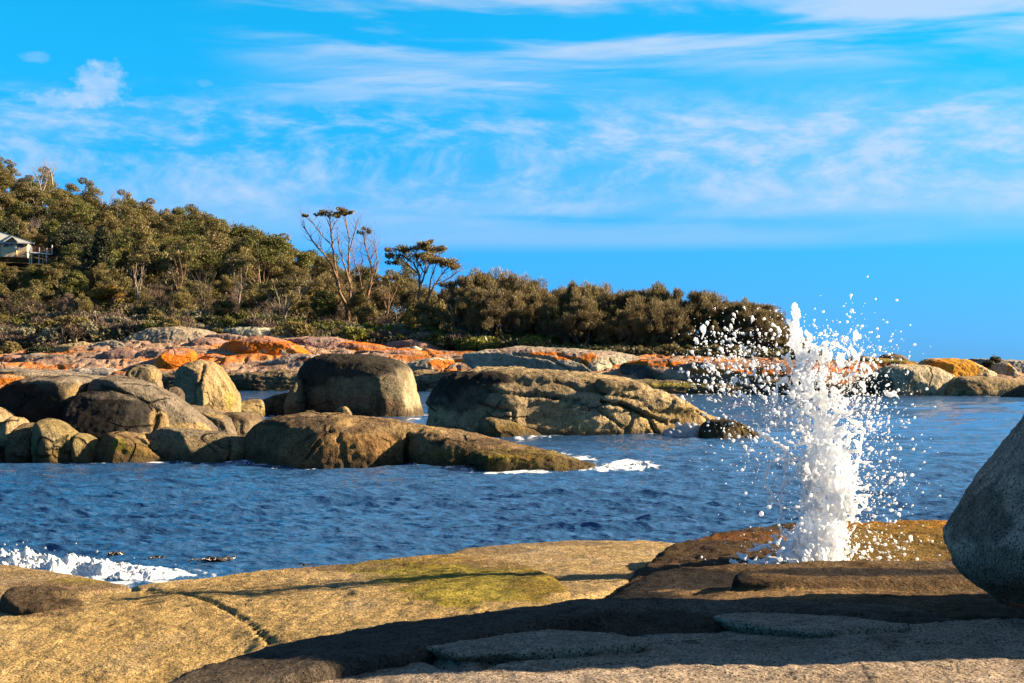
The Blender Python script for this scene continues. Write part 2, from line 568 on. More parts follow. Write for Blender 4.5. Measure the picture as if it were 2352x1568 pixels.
def make_sea():
    px = np.concatenate([np.array([-60000, -25000, -11000, -5000, -2600, -1500, -900, -600, -400, -280]),
                         np.arange(-200, 2550, 3.6),
                         np.array([2640, 2760, 3000, 3400, 4200, 6000, 11000, 25000, 60000])])
    py = np.concatenate([HY + np.array([0.35, 0.6, 1.0, 1.8, 3, 5, 8, 12, 18, 25, 33, 42, 50, 56, 60]),
                         np.arange(897, 1345, 0.8),
                         np.array([1352, 1365, 1385, 1420, 1480, 1580, 1800, 2400, 3600])])
    Y = WY(py)
    XX = (px[None, :] - CX) * Y[:, None] / F
    YY = np.repeat(Y[:, None], len(px), 1)
    dY = np.abs(np.gradient(Y))[:, None]
    dX = np.abs(np.gradient(px))[None, :] * Y[:, None] / F
    Z = np.zeros_like(XX)
    DX = np.zeros_like(XX)
    DY = np.zeros_like(XX)
    g = np.random.default_rng(3)
    for lam in np.geomspace(0.22, 6.0, 96):
        th = math.radians(-90 + 9) + g.normal() * 0.36
        kx, ky = math.cos(th) * 2 * math.pi / lam, math.sin(th) * 2 * math.pi / lam
        spacing = np.abs(kx) / (2 * math.pi) * dX + np.abs(ky) / (2 * math.pi) * dY
        att = np.clip((0.42 - spacing) / 0.22, 0, 1)
        A = 0.0058 * lam ** 0.80 * (0.6 + 0.8 * g.random()) * (1.9 if lam < 0.9 else 1.0)
        if lam > 1.6:
            A *= 0.5
        ph = kx * XX + ky * YY + g.random() * 6.283
        Z += att * A * np.sin(ph)
        q = 1.0
        DX += att * q * A * np.cos(ph) * math.cos(th)
        DY += att * q * A * np.cos(ph) * math.sin(th)
    # gusts: patches of rougher and smoother water
    gust = fbm(np.stack([XX.ravel() / 9, YY.ravel() / 14, 0 * XX.ravel()], 1), 3).reshape(XX.shape)
    k = 1.0 + 0.7 * gust
    Z *= k
    co = np.stack([(XX + DX * k).ravel(), (YY + DY * k).ravel(), Z.ravel()], 1)
    nr, nc = XX.shape
    i = np.arange(nr - 1)[:, None] * nc + np.arange(nc - 1)[None, :]
    quads = np.stack([i, i + nc, i + nc + 1, i + 1], -1).reshape(-1, 4)
    me = quick_mesh('sea', co, quads)
    flat = np.stack([XX.ravel(), YY.ravel(), 0 * XX.ravel()], 1)
    qx, qy = PX(flat)
    m = np.zeros(len(flat))
    for bx, by, rx, ry, s in FOAM:
        d = np.hypot((qx - bx) / rx, (qy - by) / ry)
        m = np.maximum(m, s * np.clip(1.3 - d, 0, 1))
    a = me.attributes.new('foam', 'FLOAT', 'POINT')
    a.data.foreach_set('value', m.astype(np.float32))
    mt, t = mat_new('sea_water')
    pos = t.node('ShaderNodeNewGeometry').outputs['Position']
    st = t.vmul(pos, (0.38, 1.0, 1.0))
    n1 = t.noise(st, 4.6, 3.0, 0.6)
    n2 = t.noise(st, 0.7, 2.0, 0.5)
    n3 = t.noise(st, 16.0, 2.0, 0.5)
    hgt = t.math('ADD', t.math('MULTIPLY', n1, 0.26), t.math('ADD', t.math('MULTIPLY', n2, 0.40), t.math('MULTIPLY', n3, 0.10)))
    bp = t.node('ShaderNodeBump', ins={'Strength': 1.0, 'Distance': 0.33, 'Height': hgt})
    fo = t.node('ShaderNodeAttribute', attribute_name='foam').outputs['Fac']
    lace = t.noise(t.vmul(pos, (1.0, 0.55, 1.0)), 2.3, 6.0, 0.62, 1.2)
    fac = t.smooth(t.math('ADD', t.math('MULTIPLY', fo, 0.62), lace), 0.80, 0.94)
    fac = t.math('MULTIPLY', fac, t.smooth(fo, 0.02, 0.2))
    c = t.mix(fac, (0.016, 0.054, 0.128, 1), (0.50, 0.53, 0.55, 1))
    r = t.math('MULTIPLY_ADD', fac, 0.7, 0.06)
    b = t.node('ShaderNodeBsdfPrincipled', ins={'Base Color': c, 'Roughness': r, 'IOR': 1.40, 'Normal': bp.outputs[0]})
    out = t.node('ShaderNodeOutputMaterial')
    t.t.links.new(b.outputs[0], out.inputs[0])
    global M_SEA
    M_SEA = mt
    o = obj('sea', me, mt)
    tag(o, 'rippled deep blue sea water filling the bay between the rocks', kind='structure')
    return o


make_sea()

# ------------------------------------------------------------------ far headland terrain
_i = np.interp
SH_PX = [-900, 0, 900, 1456, 1640, 2000, 2400, 3000]
SH_Y = [170, 169, 168, 153, 150, 143, 141, 141]


def shore_y(px):
    return _i(px, SH_PX, SH_Y)


def veg_py(px):     # picture row of the upper edge of the bare rock (used as the level of the bank)
    return _i(px, [-900, 0, 300, 640, 1200, 1600, 1850, 2000, 2150, 2500, 3000], [812, 808, 775, 775, 808, 815, 826, 838, 850, 860, 880])


def veg_y(px):
    return shore_y(px) + _i(px, [-900, 700, 1300, 1900, 2300], [22, 24, 22, 26, 26])


def ridge_y(px):
    return _i(px, [-900, 0, 400, 700, 1000, 1270, 1500, 1900, 3000], [430, 380, 345, 300, 250, 212, 200, 196, 196])


def ridge_py(px):
    return _i(px, [-900, -300, 0, 130, 290, 400, 560, 700, 860, 1000, 1100, 1270, 1600, 1850, 1960, 2100, 2400, 3000],
              [180, 340, 452, 492, 545, 562, 612, 664, 706, 742, 766, 800, 808, 822, 834, 850, 865, 890])


def ground_z(px, Y):
    px = np.asarray(px, dtype=float)
    Y = np.asarray(Y, dtype=float)
    ys, yv, yr = shore_y(px), veg_y(px), ridge_y(px)
    pv, pr = veg_py(px), ridge_py(px)
    z_v = H + (HY - pv) * yv / F - 0.1
    z_r = H + (HY - pr) * yr / F
    t1 = np.clip((Y - ys) / (yv - ys), -0.6, 1)
    z1 = np.where(t1 < 0, t1 * 6.0, z_v * np.clip(t1, 0, 1) ** 0.75 + 0.75 * np.sin(np.pi * np.clip(t1, 0, 1))) - 0.5 * (t1 < 0.12)
    t2 = np.clip((Y - yv) / np.maximum(yr - yv, 5), 0, 1)
    z2 = z_v + (z_r - z_v) * (t2 ** 1.0)
    t3 = np.clip((Y - yr), 0, None)
    return np.where(Y < yv, z1, z2) - 0.10 * t3


def make_land():
    px = np.concatenate([np.arange(-900, -60, 10.0), np.arange(-60, 2420, 4.0), np.arange(2420, 3001, 10.0)])
    Ys = np.concatenate([np.arange(132, 196, 0.35), np.arange(196, 300, 2.0), np.arange(300, 520, 5.0)])
    PXg, Yg = np.meshgrid(px, Ys)
    X = (PXg - CX) * Yg / F
    Z = ground_z(PXg, Yg)
    co = np.stack([X.ravel(), Yg.ravel(), Z.ravel()], 1)
    n = fbm(co / np.array([6.0, 6.0, 6.0]), 4)
    co[:, 2] += 0.7 * n * np.clip((Yg.ravel() - shore_y(PXg.ravel())) / 10, 0, 1)
    ramp = sstep(Yg.ravel(), veg_y(PXg.ravel()) + 3, veg_y(PXg.ravel()) - 3) * np.clip((Yg.ravel() - shore_y(PXg.ravel())) / 3, 0, 1)
    sl = fbm(co / np.array([5.5, 2.6, 3.0]) + 11, 3)
    jt = np.abs(fbm(co / np.array([4.0, 2.2, 2.5]) + 23, 2))
    co[:, 2] += ramp * (0.75 * sl - 0.55 * np.exp(-(jt / 0.045) ** 2) + .12 * fbm(co / .8, 2))
    rock = sstep(Yg.ravel(), veg_y(PXg.ravel()) + 4, veg_y(PXg.ravel()) - 1 + 3 * n)
    n2 = fbm(co / 1.7, 3)
    rc = np.array([0.46, 0.31, 0.21])[None] * (1 + 0.5 * n2 + 0.3 * n)[:, None]
    n3 = fbm(co / np.array([7.0, 3.0, 3.0]) + 40, 4)
    band = sstep(co[:, 2], 1.2, 2.4) * sstep(co[:, 2], 6.5, 4.5)
    lich = (sstep(n3, -0.06, 0.18) * band)[:, None] * .9
    rc = rc * (1 - lich) + np.array([0.66, 0.21, 0.04])[None] * (1 + .4 * n2)[:, None] * lich
    mv = (sstep(n3, -.05, -.3) * band)[:, None] * .8
    rc = rc * (1 - mv) + np.array([0.36, .22, .17])[None] * (1 + .4 * n2)[:, None] * mv
    soil = np.array([0.10, 0.085, 0.035])[None] * (1 + 0.6 * n2)[:, None]
    rgb = soil * (1 - rock[:, None]) + rc * rock[:, None]
    nr, nc = PXg.shape
    i = np.arange(nr - 1)[:, None] * nc + np.arange(nc - 1)[None, :]
    quads = np.stack([i, i + 1, i + nc + 1, i + nc], -1).reshape(-1, 4)
    me = quick_mesh('headland', co, quads)
    add_color(me, np.clip(rgb * ALB * 1.2, 0.01, 0.9))
    o = obj('headland', me, M_FAR)
    tag(o, 'wooded headland ground sloping down to the bare rock shore', kind='structure')


make_land()
# ------------------------------------------------------------------ far shore boulders
G_FAR = 'lichen-stained granite boulders along the far shore'


def far_depth(px, py):
    """depth of a stone on the shore ramp from the picture row of its foot"""
    ys, yv = shore_y(px), veg_y(px)
    pv = veg_py(px)
    t = np.clip((903 - py) / (903 - pv), 0, 1.25)
    return ys + (yv - ys) * t ** 1.2


def far_rock(label, outline, df=3.0, db=4.0, base_col=MAUVE, layers=(), seed=0, foot=None, tide=None, turn=0.0,
             smooth=5, voxel=0.15, amp=0.20, cat='boulder', name='shore_boulder', extra=(), cracks=(), ledge=0.0, dy=0.0):
    outs = [outline] + list(extra)
    lumps = []
    for o in outs:
        a = np.array(o, dtype=float)
        cx_ = (a[:, 0].min() + a[:, 0].max()) / 2
        if cx_ < 1950:
            a[:, 0] = cx_ + (a[:, 0] - cx_) * 1.20
            o = [tuple(q) for q in a]
        f = foot or a[:, 1].max()
        Yf = far_depth(a[:, 0].mean(), f) + dy
        zb = P(0, f, Yf)[2] - 1.2
        lumps.append(lump(o, Yf, df, db, turn=turn, base=zb, lean=0.45))
    base_col = tuple(x * 1.2 for x in base_col)
    layers = [((tuple(x * 1.15 for x in l[0]),) + tuple(l[1:])) for l in layers]
    return make_rock(name, label, cat, lumps, voxel, smooth, amp, 2.6, base_col, layers, tide, seed, M_FAR, cracks, G_FAR, ledge=ledge, facets=4, grow_by=1.6)


FT = (0.25, 1.3, TIDE)
far_rock('rust brown dome at the left end of the far shore, orange along its foot',
         [(-35, 845), (-28, 828), (5, 822), (32, 819), (50, 824), (57, 838), (37, 846)], 2, 3, MAUVE, [(RUST, [(15, 838, 40, 16)], .8), (ORANGE, [(20, 848, 45, 6)], .9)], 1)
far_rock('grey-topped boulder with an orange foot, second along the left far shore',
         [(49, 838), (58, 820), (82, 815), (110, 818), (121, 824), (112, 838), (88, 845), (62, 848)], 2, 3, GREY, [(ORANGE, [(75, 842, 32, 7)], .95), (MAUVE, [(80, 826, 40, 8)], .6)], 2)
far_rock('long low grey boulder with an orange skirt, right of the grey-topped one',
         [(88, 842), (100, 826), (120, 818), (140, 816), (160, 818), (176, 824), (204, 832), (200, 838), (150, 848), (100, 848)], 2, 3, MAUVE,
         [(ORANGE, [(120, 843, 45, 6), (175, 838, 40, 5)], .95), (GREY, [(135, 820, 40, 7)], .6)], 3)
far_rock('flat blocky orange outcrop with a broken top edge by the left shore',
         [(182, 842), (205, 828), (218, 829), (214, 840), (258, 845), (258, 852), (212, 852)], 2, 3, ORANGE, [(GREY, [(240, 838, 20, 5)], .7)], 4, smooth=3)
far_rock('smooth purple-grey whaleback boulder with a thin orange foot',
         [(230, 834), (245, 812), (270, 807), (300, 807), (316, 814), (314, 834), (302, 846), (256, 844)], 2.4, 3, MAUVE,
         [((.17, .12, .11), [(275, 820, 40, 16)], .7), (ORANGE, [(270, 846, 45, 4), (302, 840, 14, 8)], .9)], 5)
far_rock('purple-brown boulder streaked orange on its right, behind the small stacked column',
         [(306, 844), (318, 816), (338, 806), (362, 804), (386, 809), (376, 828), (366, 842), (338, 846)], 2.4, 3, MAUVE, [(ORANGE, [(358, 834, 26, 12), (320, 840, 14, 6)], .95)], 6)
far_rock('vivid orange rounded boulder with a pale grey foot above the water',
         [(362, 846), (374, 824), (390, 807), (416, 804), (436, 811), (428, 834), (420, 846), (400, 850)], 2.4, 3, ORANGE,
         [(MAUVE, [(405, 808, 30, 6)], .8)], 7, extra=[[(362, 860), (366, 845), (420, 843), (428, 850), (410, 868), (372, 868)]], foot=868, tide=None)
far_rock('mauve boulder with a bleached shoulder left of the pointed rock',
         [(422, 836), (432, 816), (450, 808), (470, 809), (488, 817), (480, 828), (450, 834), (430, 842)], 2.2, 3, MAUVE, [(ORANGE, [(430, 832, 20, 10), (476, 822, 12, 8)], .9), (PALE, [(462, 812, 14, 5)], .6)], 8)
far_rock('bright orange low boulder just right behind the pointed rock',
         [(472, 828), (482, 818), (502, 816), (538, 824), (562, 832), (577, 846), (562, 852), (520, 850), (490, 840)], 2.2, 3, ORANGE, [(PALE, [(520, 822, 30, 4)], .5), (MAUVE, [(500, 818, 12, 4)], .6)], 9)
far_rock('largest glowing orange dome with white chipped patches on the far shore',
         [(512, 810), (530, 792), (560, 780), (590, 775), (618, 777), (650, 787), (675, 801), (698, 818), (663, 820), (625, 834), (588, 843), (545, 838), (518, 822)], 3.2, 4, ORANGE,
         [(MAUVE, [(600, 778, 60, 8), (560, 800, 16, 4)], .75), (PALE, [(605, 806, 10, 5)], .6), (LIME, [(652, 812, 7, 9), (664, 816, 9, 4)], 1.0, .3), (RUST, [(640, 790, 30, 6)], .6)], 10,
         cracks=[([(588, 790), (602, 806), (612, 832)], 2.0, .35), ([(545, 806), (575, 812), (590, 836)], 2.0, .3)])
far_rock('purple dome with orange flanks above the row of orange boulders',
         [(425, 806), (440, 790), (458, 780), (490, 779), (525, 794), (514, 808), (488, 814), (450, 812)], 2.6, 3, MAUVE, [(ORANGE, [(505, 800, 22, 10), (470, 808, 30, 5)], .8)], 11)
far_rock('broad pale grey sloping slab below the shrubs at the top of the shore',
         [(290, 794), (320, 770), (350, 757), (400, 753), (435, 756), (475, 767), (458, 782), (412, 796), (325, 800)], 3, 5, GREY, [(PALE, [(400, 758, 60, 6), (320, 772, 20, 6)], .8), (MAUVE, [(430, 790, 40, 8)], .6)], 12, name='shore_slab', cat='rock slab')
far_rock('creamy yellow-grey dome at the foot of the bushes',
         [(508, 768), (525, 756), (555, 752), (588, 751), (615, 754), (660, 766), (696, 778), (650, 782), (588, 776), (530, 776)], 2.6, 4, LIME, [(GREY, [(620, 766, 8, 10), (560, 772, 40, 5)], .6)], 13)
far_rock('smooth mauve-brown sloping boulder behind the flat-topped rock',
         [(648, 783), (700, 777), (763, 778), (803, 787), (750, 800), (728, 812), (700, 818), (670, 800)], 2.6, 4, MAUVE, [(RUST, [(690, 806, 40, 10)], .7), (PALE, [(735, 781, 40, 3)], .3)], 14)
far_rock('jagged orange ledge stone above the flat-topped rock',
         [(712, 820), (728, 808), (768, 792), (808, 787), (863, 797), (876, 805), (826, 816), (763, 817)], 2.4, 3, ORANGE, [(MAUVE, [(790, 794, 40, 7), (850, 796, 20, 4)], .7), (RUST, [(745, 812, 30, 6)], .6)], 15, smooth=4)
far_rock('mauve dome with a white broken slab leaning on its right',
         [(900, 790), (943, 783), (976, 786), (1013, 806), (965, 812), (905, 806)], 2.4, 3, MAUVE, [(RUST, [(930, 800, 40, 6)], .5)], 16)
far_rock('terraced orange ledge with pink upper edges behind the flat-topped rock',
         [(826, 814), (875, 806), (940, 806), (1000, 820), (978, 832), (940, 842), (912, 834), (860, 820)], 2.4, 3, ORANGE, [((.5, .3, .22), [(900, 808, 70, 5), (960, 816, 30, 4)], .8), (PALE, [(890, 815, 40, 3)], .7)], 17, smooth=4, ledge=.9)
far_rock('pale cracked boulder with an orange right flank between the two big bay rocks',
         [(936, 846), (963, 832), (1000, 824), (1033, 830), (1068, 850), (1050, 858), (990, 868), (950, 866)], 2.4, 3, PALE, [(ORANGE, [(1035, 844, 36, 16), (1000, 834, 20, 8)], .95), (GREY, [(975, 852, 30, 10)], .6)], 18, smooth=4)
far_rock('rounded orange boulder with a sunlit right end above the whale-shaped rock',
         [(1048, 836), (1063, 825), (1100, 821), (1150, 831), (1138, 843), (1108, 853), (1075, 850)], 2.4, 3, ORANGE, [(PALE, [(1100, 823, 50, 5)], .7), (YELLOW, [(1120, 842, 20, 8)], .5)], 19)
far_rock('long pink-grey slab ridge sloping down along the shore top',
         [(998, 816), (1025, 810), (1063, 812), (1113, 818), (1148, 829), (1063, 828), (1033, 830)], 2, 4, (.42, .29, .23), [(ORANGE, [(1040, 822, 30, 7)], .6), (PALE, [(1090, 818, 50, 4)], .6)], 20)
far_rock('grey pyramid-shaped stone behind the hump of the whale-shaped rock',
         [(1105, 854), (1135, 842), (1158, 835), (1176, 836), (1210, 850), (1240, 862), (1150, 866)], 2.2, 3, GREY, [(PALE, [(1160, 840, 30, 8)], .6)], 21)
far_rock('great pale whaleback slab streaked white with an orange patch near its right end',
         [(1100, 815), (1176, 803), (1213, 799), (1276, 804), (1376, 810), (1428, 819), (1434, 829), (1451, 840), (1456, 860), (1440, 876), (1380, 872), (1300, 866), (1176, 858), (1110, 835)], 4, 5, (.42, .36, .27),
         [((.46, .30, .23), [(1220, 806, 90, 8), (1330, 812, 80, 6)], .7), (ORANGE, [(1352, 826, 22, 13), (1250, 812, 40, 4), (1300, 822, 30, 4)], .95), (LIME, [(1375, 850, 30, 24), (1420, 845, 24, 20)], .75), (GREY, [(1190, 838, 60, 18)], .6)], 22,
         name='shore_slab', cat='rock slab', turn=-0.25, cracks=[([(1180, 812), (1260, 822), (1310, 850)], 2.2, .45), ([(1280, 812), (1340, 832), (1380, 866)], 2.0, .4), ([(1400, 822), (1416, 846), (1412, 872)], 1.8, .3)])
far_rock('dark-faced shore cliff block with an orange rim right of the pale whaleback',
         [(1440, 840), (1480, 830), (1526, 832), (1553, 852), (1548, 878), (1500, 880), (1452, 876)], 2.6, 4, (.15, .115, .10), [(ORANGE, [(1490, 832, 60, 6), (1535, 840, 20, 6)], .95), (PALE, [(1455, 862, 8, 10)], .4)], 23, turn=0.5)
far_rock('pink and orange sloping block running down to the water left of the splash',
         [(1498, 834), (1540, 832), (1602, 844), (1632, 866), (1630, 888), (1590, 884), (1552, 872), (1548, 850)], 2.6, 4, (.47, .30, .20), [(ORANGE, [(1540, 836, 60, 6), (1600, 850, 30, 5)], .95), (BROWN, [(1590, 878, 40, 8)], .8)], 24,
         cracks=[([(1530, 838), (1580, 856), (1620, 880)], 2, .35)])
far_rock('low mossy tidal ledge in front of the orange-rimmed shore blocks',
         [(1440, 892), (1470, 879), (1560, 880), (1640, 886), (1760, 888), (1764, 903), (1600, 907), (1460, 903)], 2.0, 5, (.22, .17, .09), [(MOSS, [(1540, 884, 90, 5)], .8), (BROWN, [(1500, 898, 90, 6), (1700, 898, 70, 6)], .8)], 25, name='tidal_ledge', cat='rock ledge', smooth=3, ledge=.5, tide=FT)
far_rock('rusty orange banded rock shelf just behind the splash',
         [(1590, 846), (1625, 836), (1700, 842), (1790, 846), (1880, 838), (1960, 836), (1990, 850), (1960, 880), (1800, 884), (1640, 872)], 3, 4, (.36, .20, .13), [(ORANGE, [(1640, 850, 60, 8), (1760, 856, 60, 10), (1920, 846, 60, 8)], .8), (BROWN, [(1800, 880, 150, 8)], .8)], 26, name='rock_shelf', cat='rock shelf', ledge=.9, smooth=4)
far_rock('dark weedy shore ledge at the waterline behind the splash',
         [(1740, 896), (1780, 880), (1900, 878), (2010, 872), (2060, 890), (2060, 908), (1900, 909), (1760, 906)], 2.4, 5, (.17, .12, .07), [(ORANGE, [(1960, 876, 60, 6)], .5)], 27, name='tidal_ledge', cat='rock ledge', smooth=3, ledge=.5, tide=FT)
far_rock('pale boulder with a shaded blue-black left face, right of the splash',
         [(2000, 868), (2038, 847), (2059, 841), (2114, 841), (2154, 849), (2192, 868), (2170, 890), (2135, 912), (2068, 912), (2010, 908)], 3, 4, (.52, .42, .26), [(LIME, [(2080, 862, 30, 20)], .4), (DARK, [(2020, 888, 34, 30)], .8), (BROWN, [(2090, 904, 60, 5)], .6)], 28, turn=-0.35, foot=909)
far_rock('yellow-orange lichened dome, the brightest stone right of the splash',
         [(2108, 846), (2122, 834), (2139, 828), (2189, 827), (2226, 831), (2251, 843), (2280, 860), (2302, 880), (2240, 886), (2150, 880)], 3, 4, (.58, .42, .2), [(YELLOW, [(2190, 846, 60, 24), (2230, 848, 20, 20)], .9), (ORANGE, [(2145, 836, 30, 12)], .7), (PALE, [(2275, 862, 22, 14)], .7)], 29, turn=-0.35, foot=884, dy=1)
far_rock('smooth low tan boulder at the right waterline below the yellow dome',
         [(2138, 900), (2164, 884), (2189, 871), (2239, 869), (2289, 877), (2352, 880), (2420, 884), (2430, 912), (2300, 914), (2150, 912)], 2.4, 4, (.40, .29, .15), [(BROWN, [(2210, 884, 30, 8), (2250, 890, 20, 6)], .6), (DARK, [(2230, 910, 120, 3)], .7)], 30, turn=-0.2, foot=910)
far_rock('small upright coiled-looking grey stone at the far right edge',
         [(2276, 862), (2291, 842), (2312, 835), (2324, 850), (2345, 878), (2300, 882)], 1.6, 2, (.40, .32, .22), [(YELLOW, [(2318, 846, 7, 10)], .7)], 31, foot=882, dy=3, turn=-.2)
far_rock('round brown knob standing on the grassy shelf against the sky',
         [(2010, 836), (2029, 819), (2046, 816), (2074, 821), (2088, 838)], 1.8, 2.5, (.20, .15, .10), [(DARK, [(2046, 830, 6, 8)], .6)], 32, foot=838, dy=8)
far_rock('grass-topped orange rock shelf under the round brown knob',
         [(1940, 842), (1965, 820), (2010, 828), (2100, 835), (2130, 842), (2120, 866), (1990, 876), (1950, 870)], 3, 5, (.40, .27, .17), [((.22, .17, .03), [(2030, 828, 110, 6)], .9), (ORANGE, [(1980, 846, 40, 8), (2060, 838, 50, 4)], .8)], 33, foot=874, dy=4, name='rock_shelf', cat='rock shelf')
far_rock('distant pale grey slab ridge at the far right behind the yellow dome',
         [(2200, 850), (2226, 830), (2270, 828), (2350, 832), (2450, 836), (2480, 880), (2230, 880)], 3, 8, (.40, .36, .30), [(GREY, [(2300, 850, 40, 12)], .5)], 34, foot=860, dy=14, name='shore_slab', cat='rock slab')
far_rock('dark wet wedge of rock at the right edge of the far waterline',
         [(2300, 914), (2330, 900), (2356, 890), (2420, 884), (2460, 914)], 1.6, 2, (.10, .075, .05), [], 35, foot=912, dy=-6)
# low dark broken ledges along the left and centre waterline
far_rock('grey smooth ledge stone beside the base of the pointed rock',
         [(280, 860), (300, 850), (360, 848), (368, 862), (350, 880), (290, 872)], 2, 3, GREY, [(PALE, [(330, 856, 40, 6)], .4)], 36, foot=874)
far_rock('long bleached grey ledge under the orange skirts at the left shore',
         [(150, 862), (170, 852), (240, 850), (300, 852), (308, 866), (240, 874), (160, 874)], 2, 3, (.36, .31, .26), [(MAUVE, [(200, 866, 40, 6)], .5)], 37, foot=874, ledge=.6, name='shore_ledge', cat='rock ledge')
far_rock('pale sloping slab rising from the water left of the flat-topped rock',
         [(590, 846), (630, 832), (672, 818), (720, 818), (730, 840), (700, 862), (600, 864)], 2.4, 4, (.38, .30, .24), [(RUST, [(620, 838, 30, 3), (700, 826, 20, 5)], .7), (GREY, [(640, 852, 50, 10)], .7)], 38, foot=864, name='shore_slab', cat='rock slab', cracks=[([(590, 852), (640, 838), (690, 822)], 1.6, .3)])
far_rock('dark brown broken tidal ledge left of the flat-topped rock',
         [(520, 872), (560, 862), (640, 858), (690, 862), (690, 892), (600, 900), (530, 896)], 2.2, 5, (.20, .15, .09), [(DARK, [(600, 880, 60, 12)], .5), (TAN2, [(640, 892, 30, 4)], .5)], 39, tide=FT, name='tidal_ledge', cat='rock ledge', ledge=.5, smooth=2, amp=.35)
far_rock('dark cracked ledge between the small column and the pointed rock',
         [(350, 872), (372, 862), (420, 858), (470, 862), (480, 892), (420, 900), (360, 890)], 2.2, 4, (.22, .165, .10), [(DARK, [(400, 880, 40, 10)], .5)], 40, tide=FT, name='tidal_ledge', cat='rock ledge', ledge=.5, smooth=2, amp=.35)
far_rock('tilted brown layered ledge beside the right edge of the flat-topped rock',
         [(930, 868), (960, 858), (1010, 862), (1040, 880), (1010, 894), (950, 896)], 2.2, 4, (.26, .19, .11), [(PALE, [(965, 866, 20, 6)], .5)], 41, tide=FT, name='tidal_ledge', cat='rock ledge', ledge=.5, smooth=2, amp=.3)
far_rock('rough tan outcrop with a dark hollow above the left orange skirts',
         [(130, 808), (145, 796), (185, 788), (204, 796), (210, 808), (180, 814), (140, 814)], 2, 3, (.42, .31, .17), [(DARK, [(165, 804, 16, 5)], .7)], 42, smooth=3)
far_rock('grey boulder cluster stone beside the low shrub on the upper shore',
         [(215, 808), (225, 790), (262, 786), (285, 796), (290, 812), (240, 816)], 2, 3, (.37, .32, .24), [(MAUVE, [(260, 804, 20, 6)], .5)], 43)
far_rock('rounded pale boulder tucked under the bushes near a thin trunk',
         [(166, 778), (168, 768), (178, 763), (186, 770), (187, 780), (178, 786)], 1.0, 1.2, (.48, .42, .32), [], 44, foot=786, dy=2, smooth=4)
far_rock('low orange-brown lip stone in front of the left dome',
         [(-20, 856), (0, 846), (30, 843), (56, 848), (62, 854), (30, 860)], 2, 3, (.50, .22, .07), [(PALE, [(20, 846, 30, 3)], .4)], 45, foot=860)
far_rock('dusky red saddle stone between the purple dome and the pale slab',
         [(290, 806), (310, 798), (370, 796), (420, 798), (425, 806), (370, 810), (310, 812)], 2.2, 4, (.30, .15, .10), [(PALE, [(400, 800, 20, 3)], .5), (ORANGE, [(330, 806, 30, 3)], .5)], 46)
far_rock('rough grey-brown stone under the creamy dome',
         [(455, 786), (480, 772), (520, 770), (560, 778), (545, 788), (510, 796), (475, 792)], 2.2, 4, (.36, .25, .19), [(RUST, [(530, 784, 30, 6)], .6)], 47)
far_rock('low rounded orange stone at the left of the great pale whaleback',
         [(1150, 842), (1165, 822), (1185, 822), (1200, 836), (1190, 846)], 1.8, 2.5, (.46, .30, .22), [(ORANGE, [(1168, 832, 14, 10)], .8)], 48, foot=846, dy=-2)
far_rock('small dark tan lens-shaped stone below the great pale whaleback',
         [(1278, 858), (1290, 851), (1312, 850), (1345, 858), (1380, 866), (1300, 868)], 1.6, 2, (.42, .32, .19), [(DARK, [(1290, 855, 10, 4)], .7)], 49, foot=872, dy=-1)

# white broken slab, driftwood
far_rock('white freshly broken slab on top of the far shore rocks', [(944, 806), (948, 798), (955, 796), (967, 805), (962, 808)], 0.5, 0.6, (.75, .70, .52), [], 50, foot=809, voxel=0.08, smooth=1, amp=.03, dy=-4)

# ------------------------------------------------------------------ bay boulders (middle distance)
G_MID = 'granite boulders standing in the bay'


def mid_rock(name, label, outs, Yf, df, db, base_col, layers=(), seed=0, turn=0.0, voxel=0.085, smooth=8, amp=0.09, wl=1.7,
             tide=(0.05, 0.55, TIDE), cracks=(), base=-1.2, cat='boulder', lean=0.12, ledge=0.0, aniso=(1, 1, 1), facets=4):
    lumps = []
    for o in outs:
        if isinstance(o, dict):
            lumps.append(lump(o['o'], o.get('Y', Yf), o.get('df', df), o.get('db', db), o.get('turn', turn), o.get('base', base), o.get('lean', lean)))
        else:
            lumps.append(lump(o, Yf, df, db, turn, base, lean))
    return make_rock(name, label, cat, lumps, voxel, smooth, amp, wl, base_col, layers, tide, seed, M_MID, cracks, G_MID, aniso, ledge, facets=facets, grow_by=1.1)


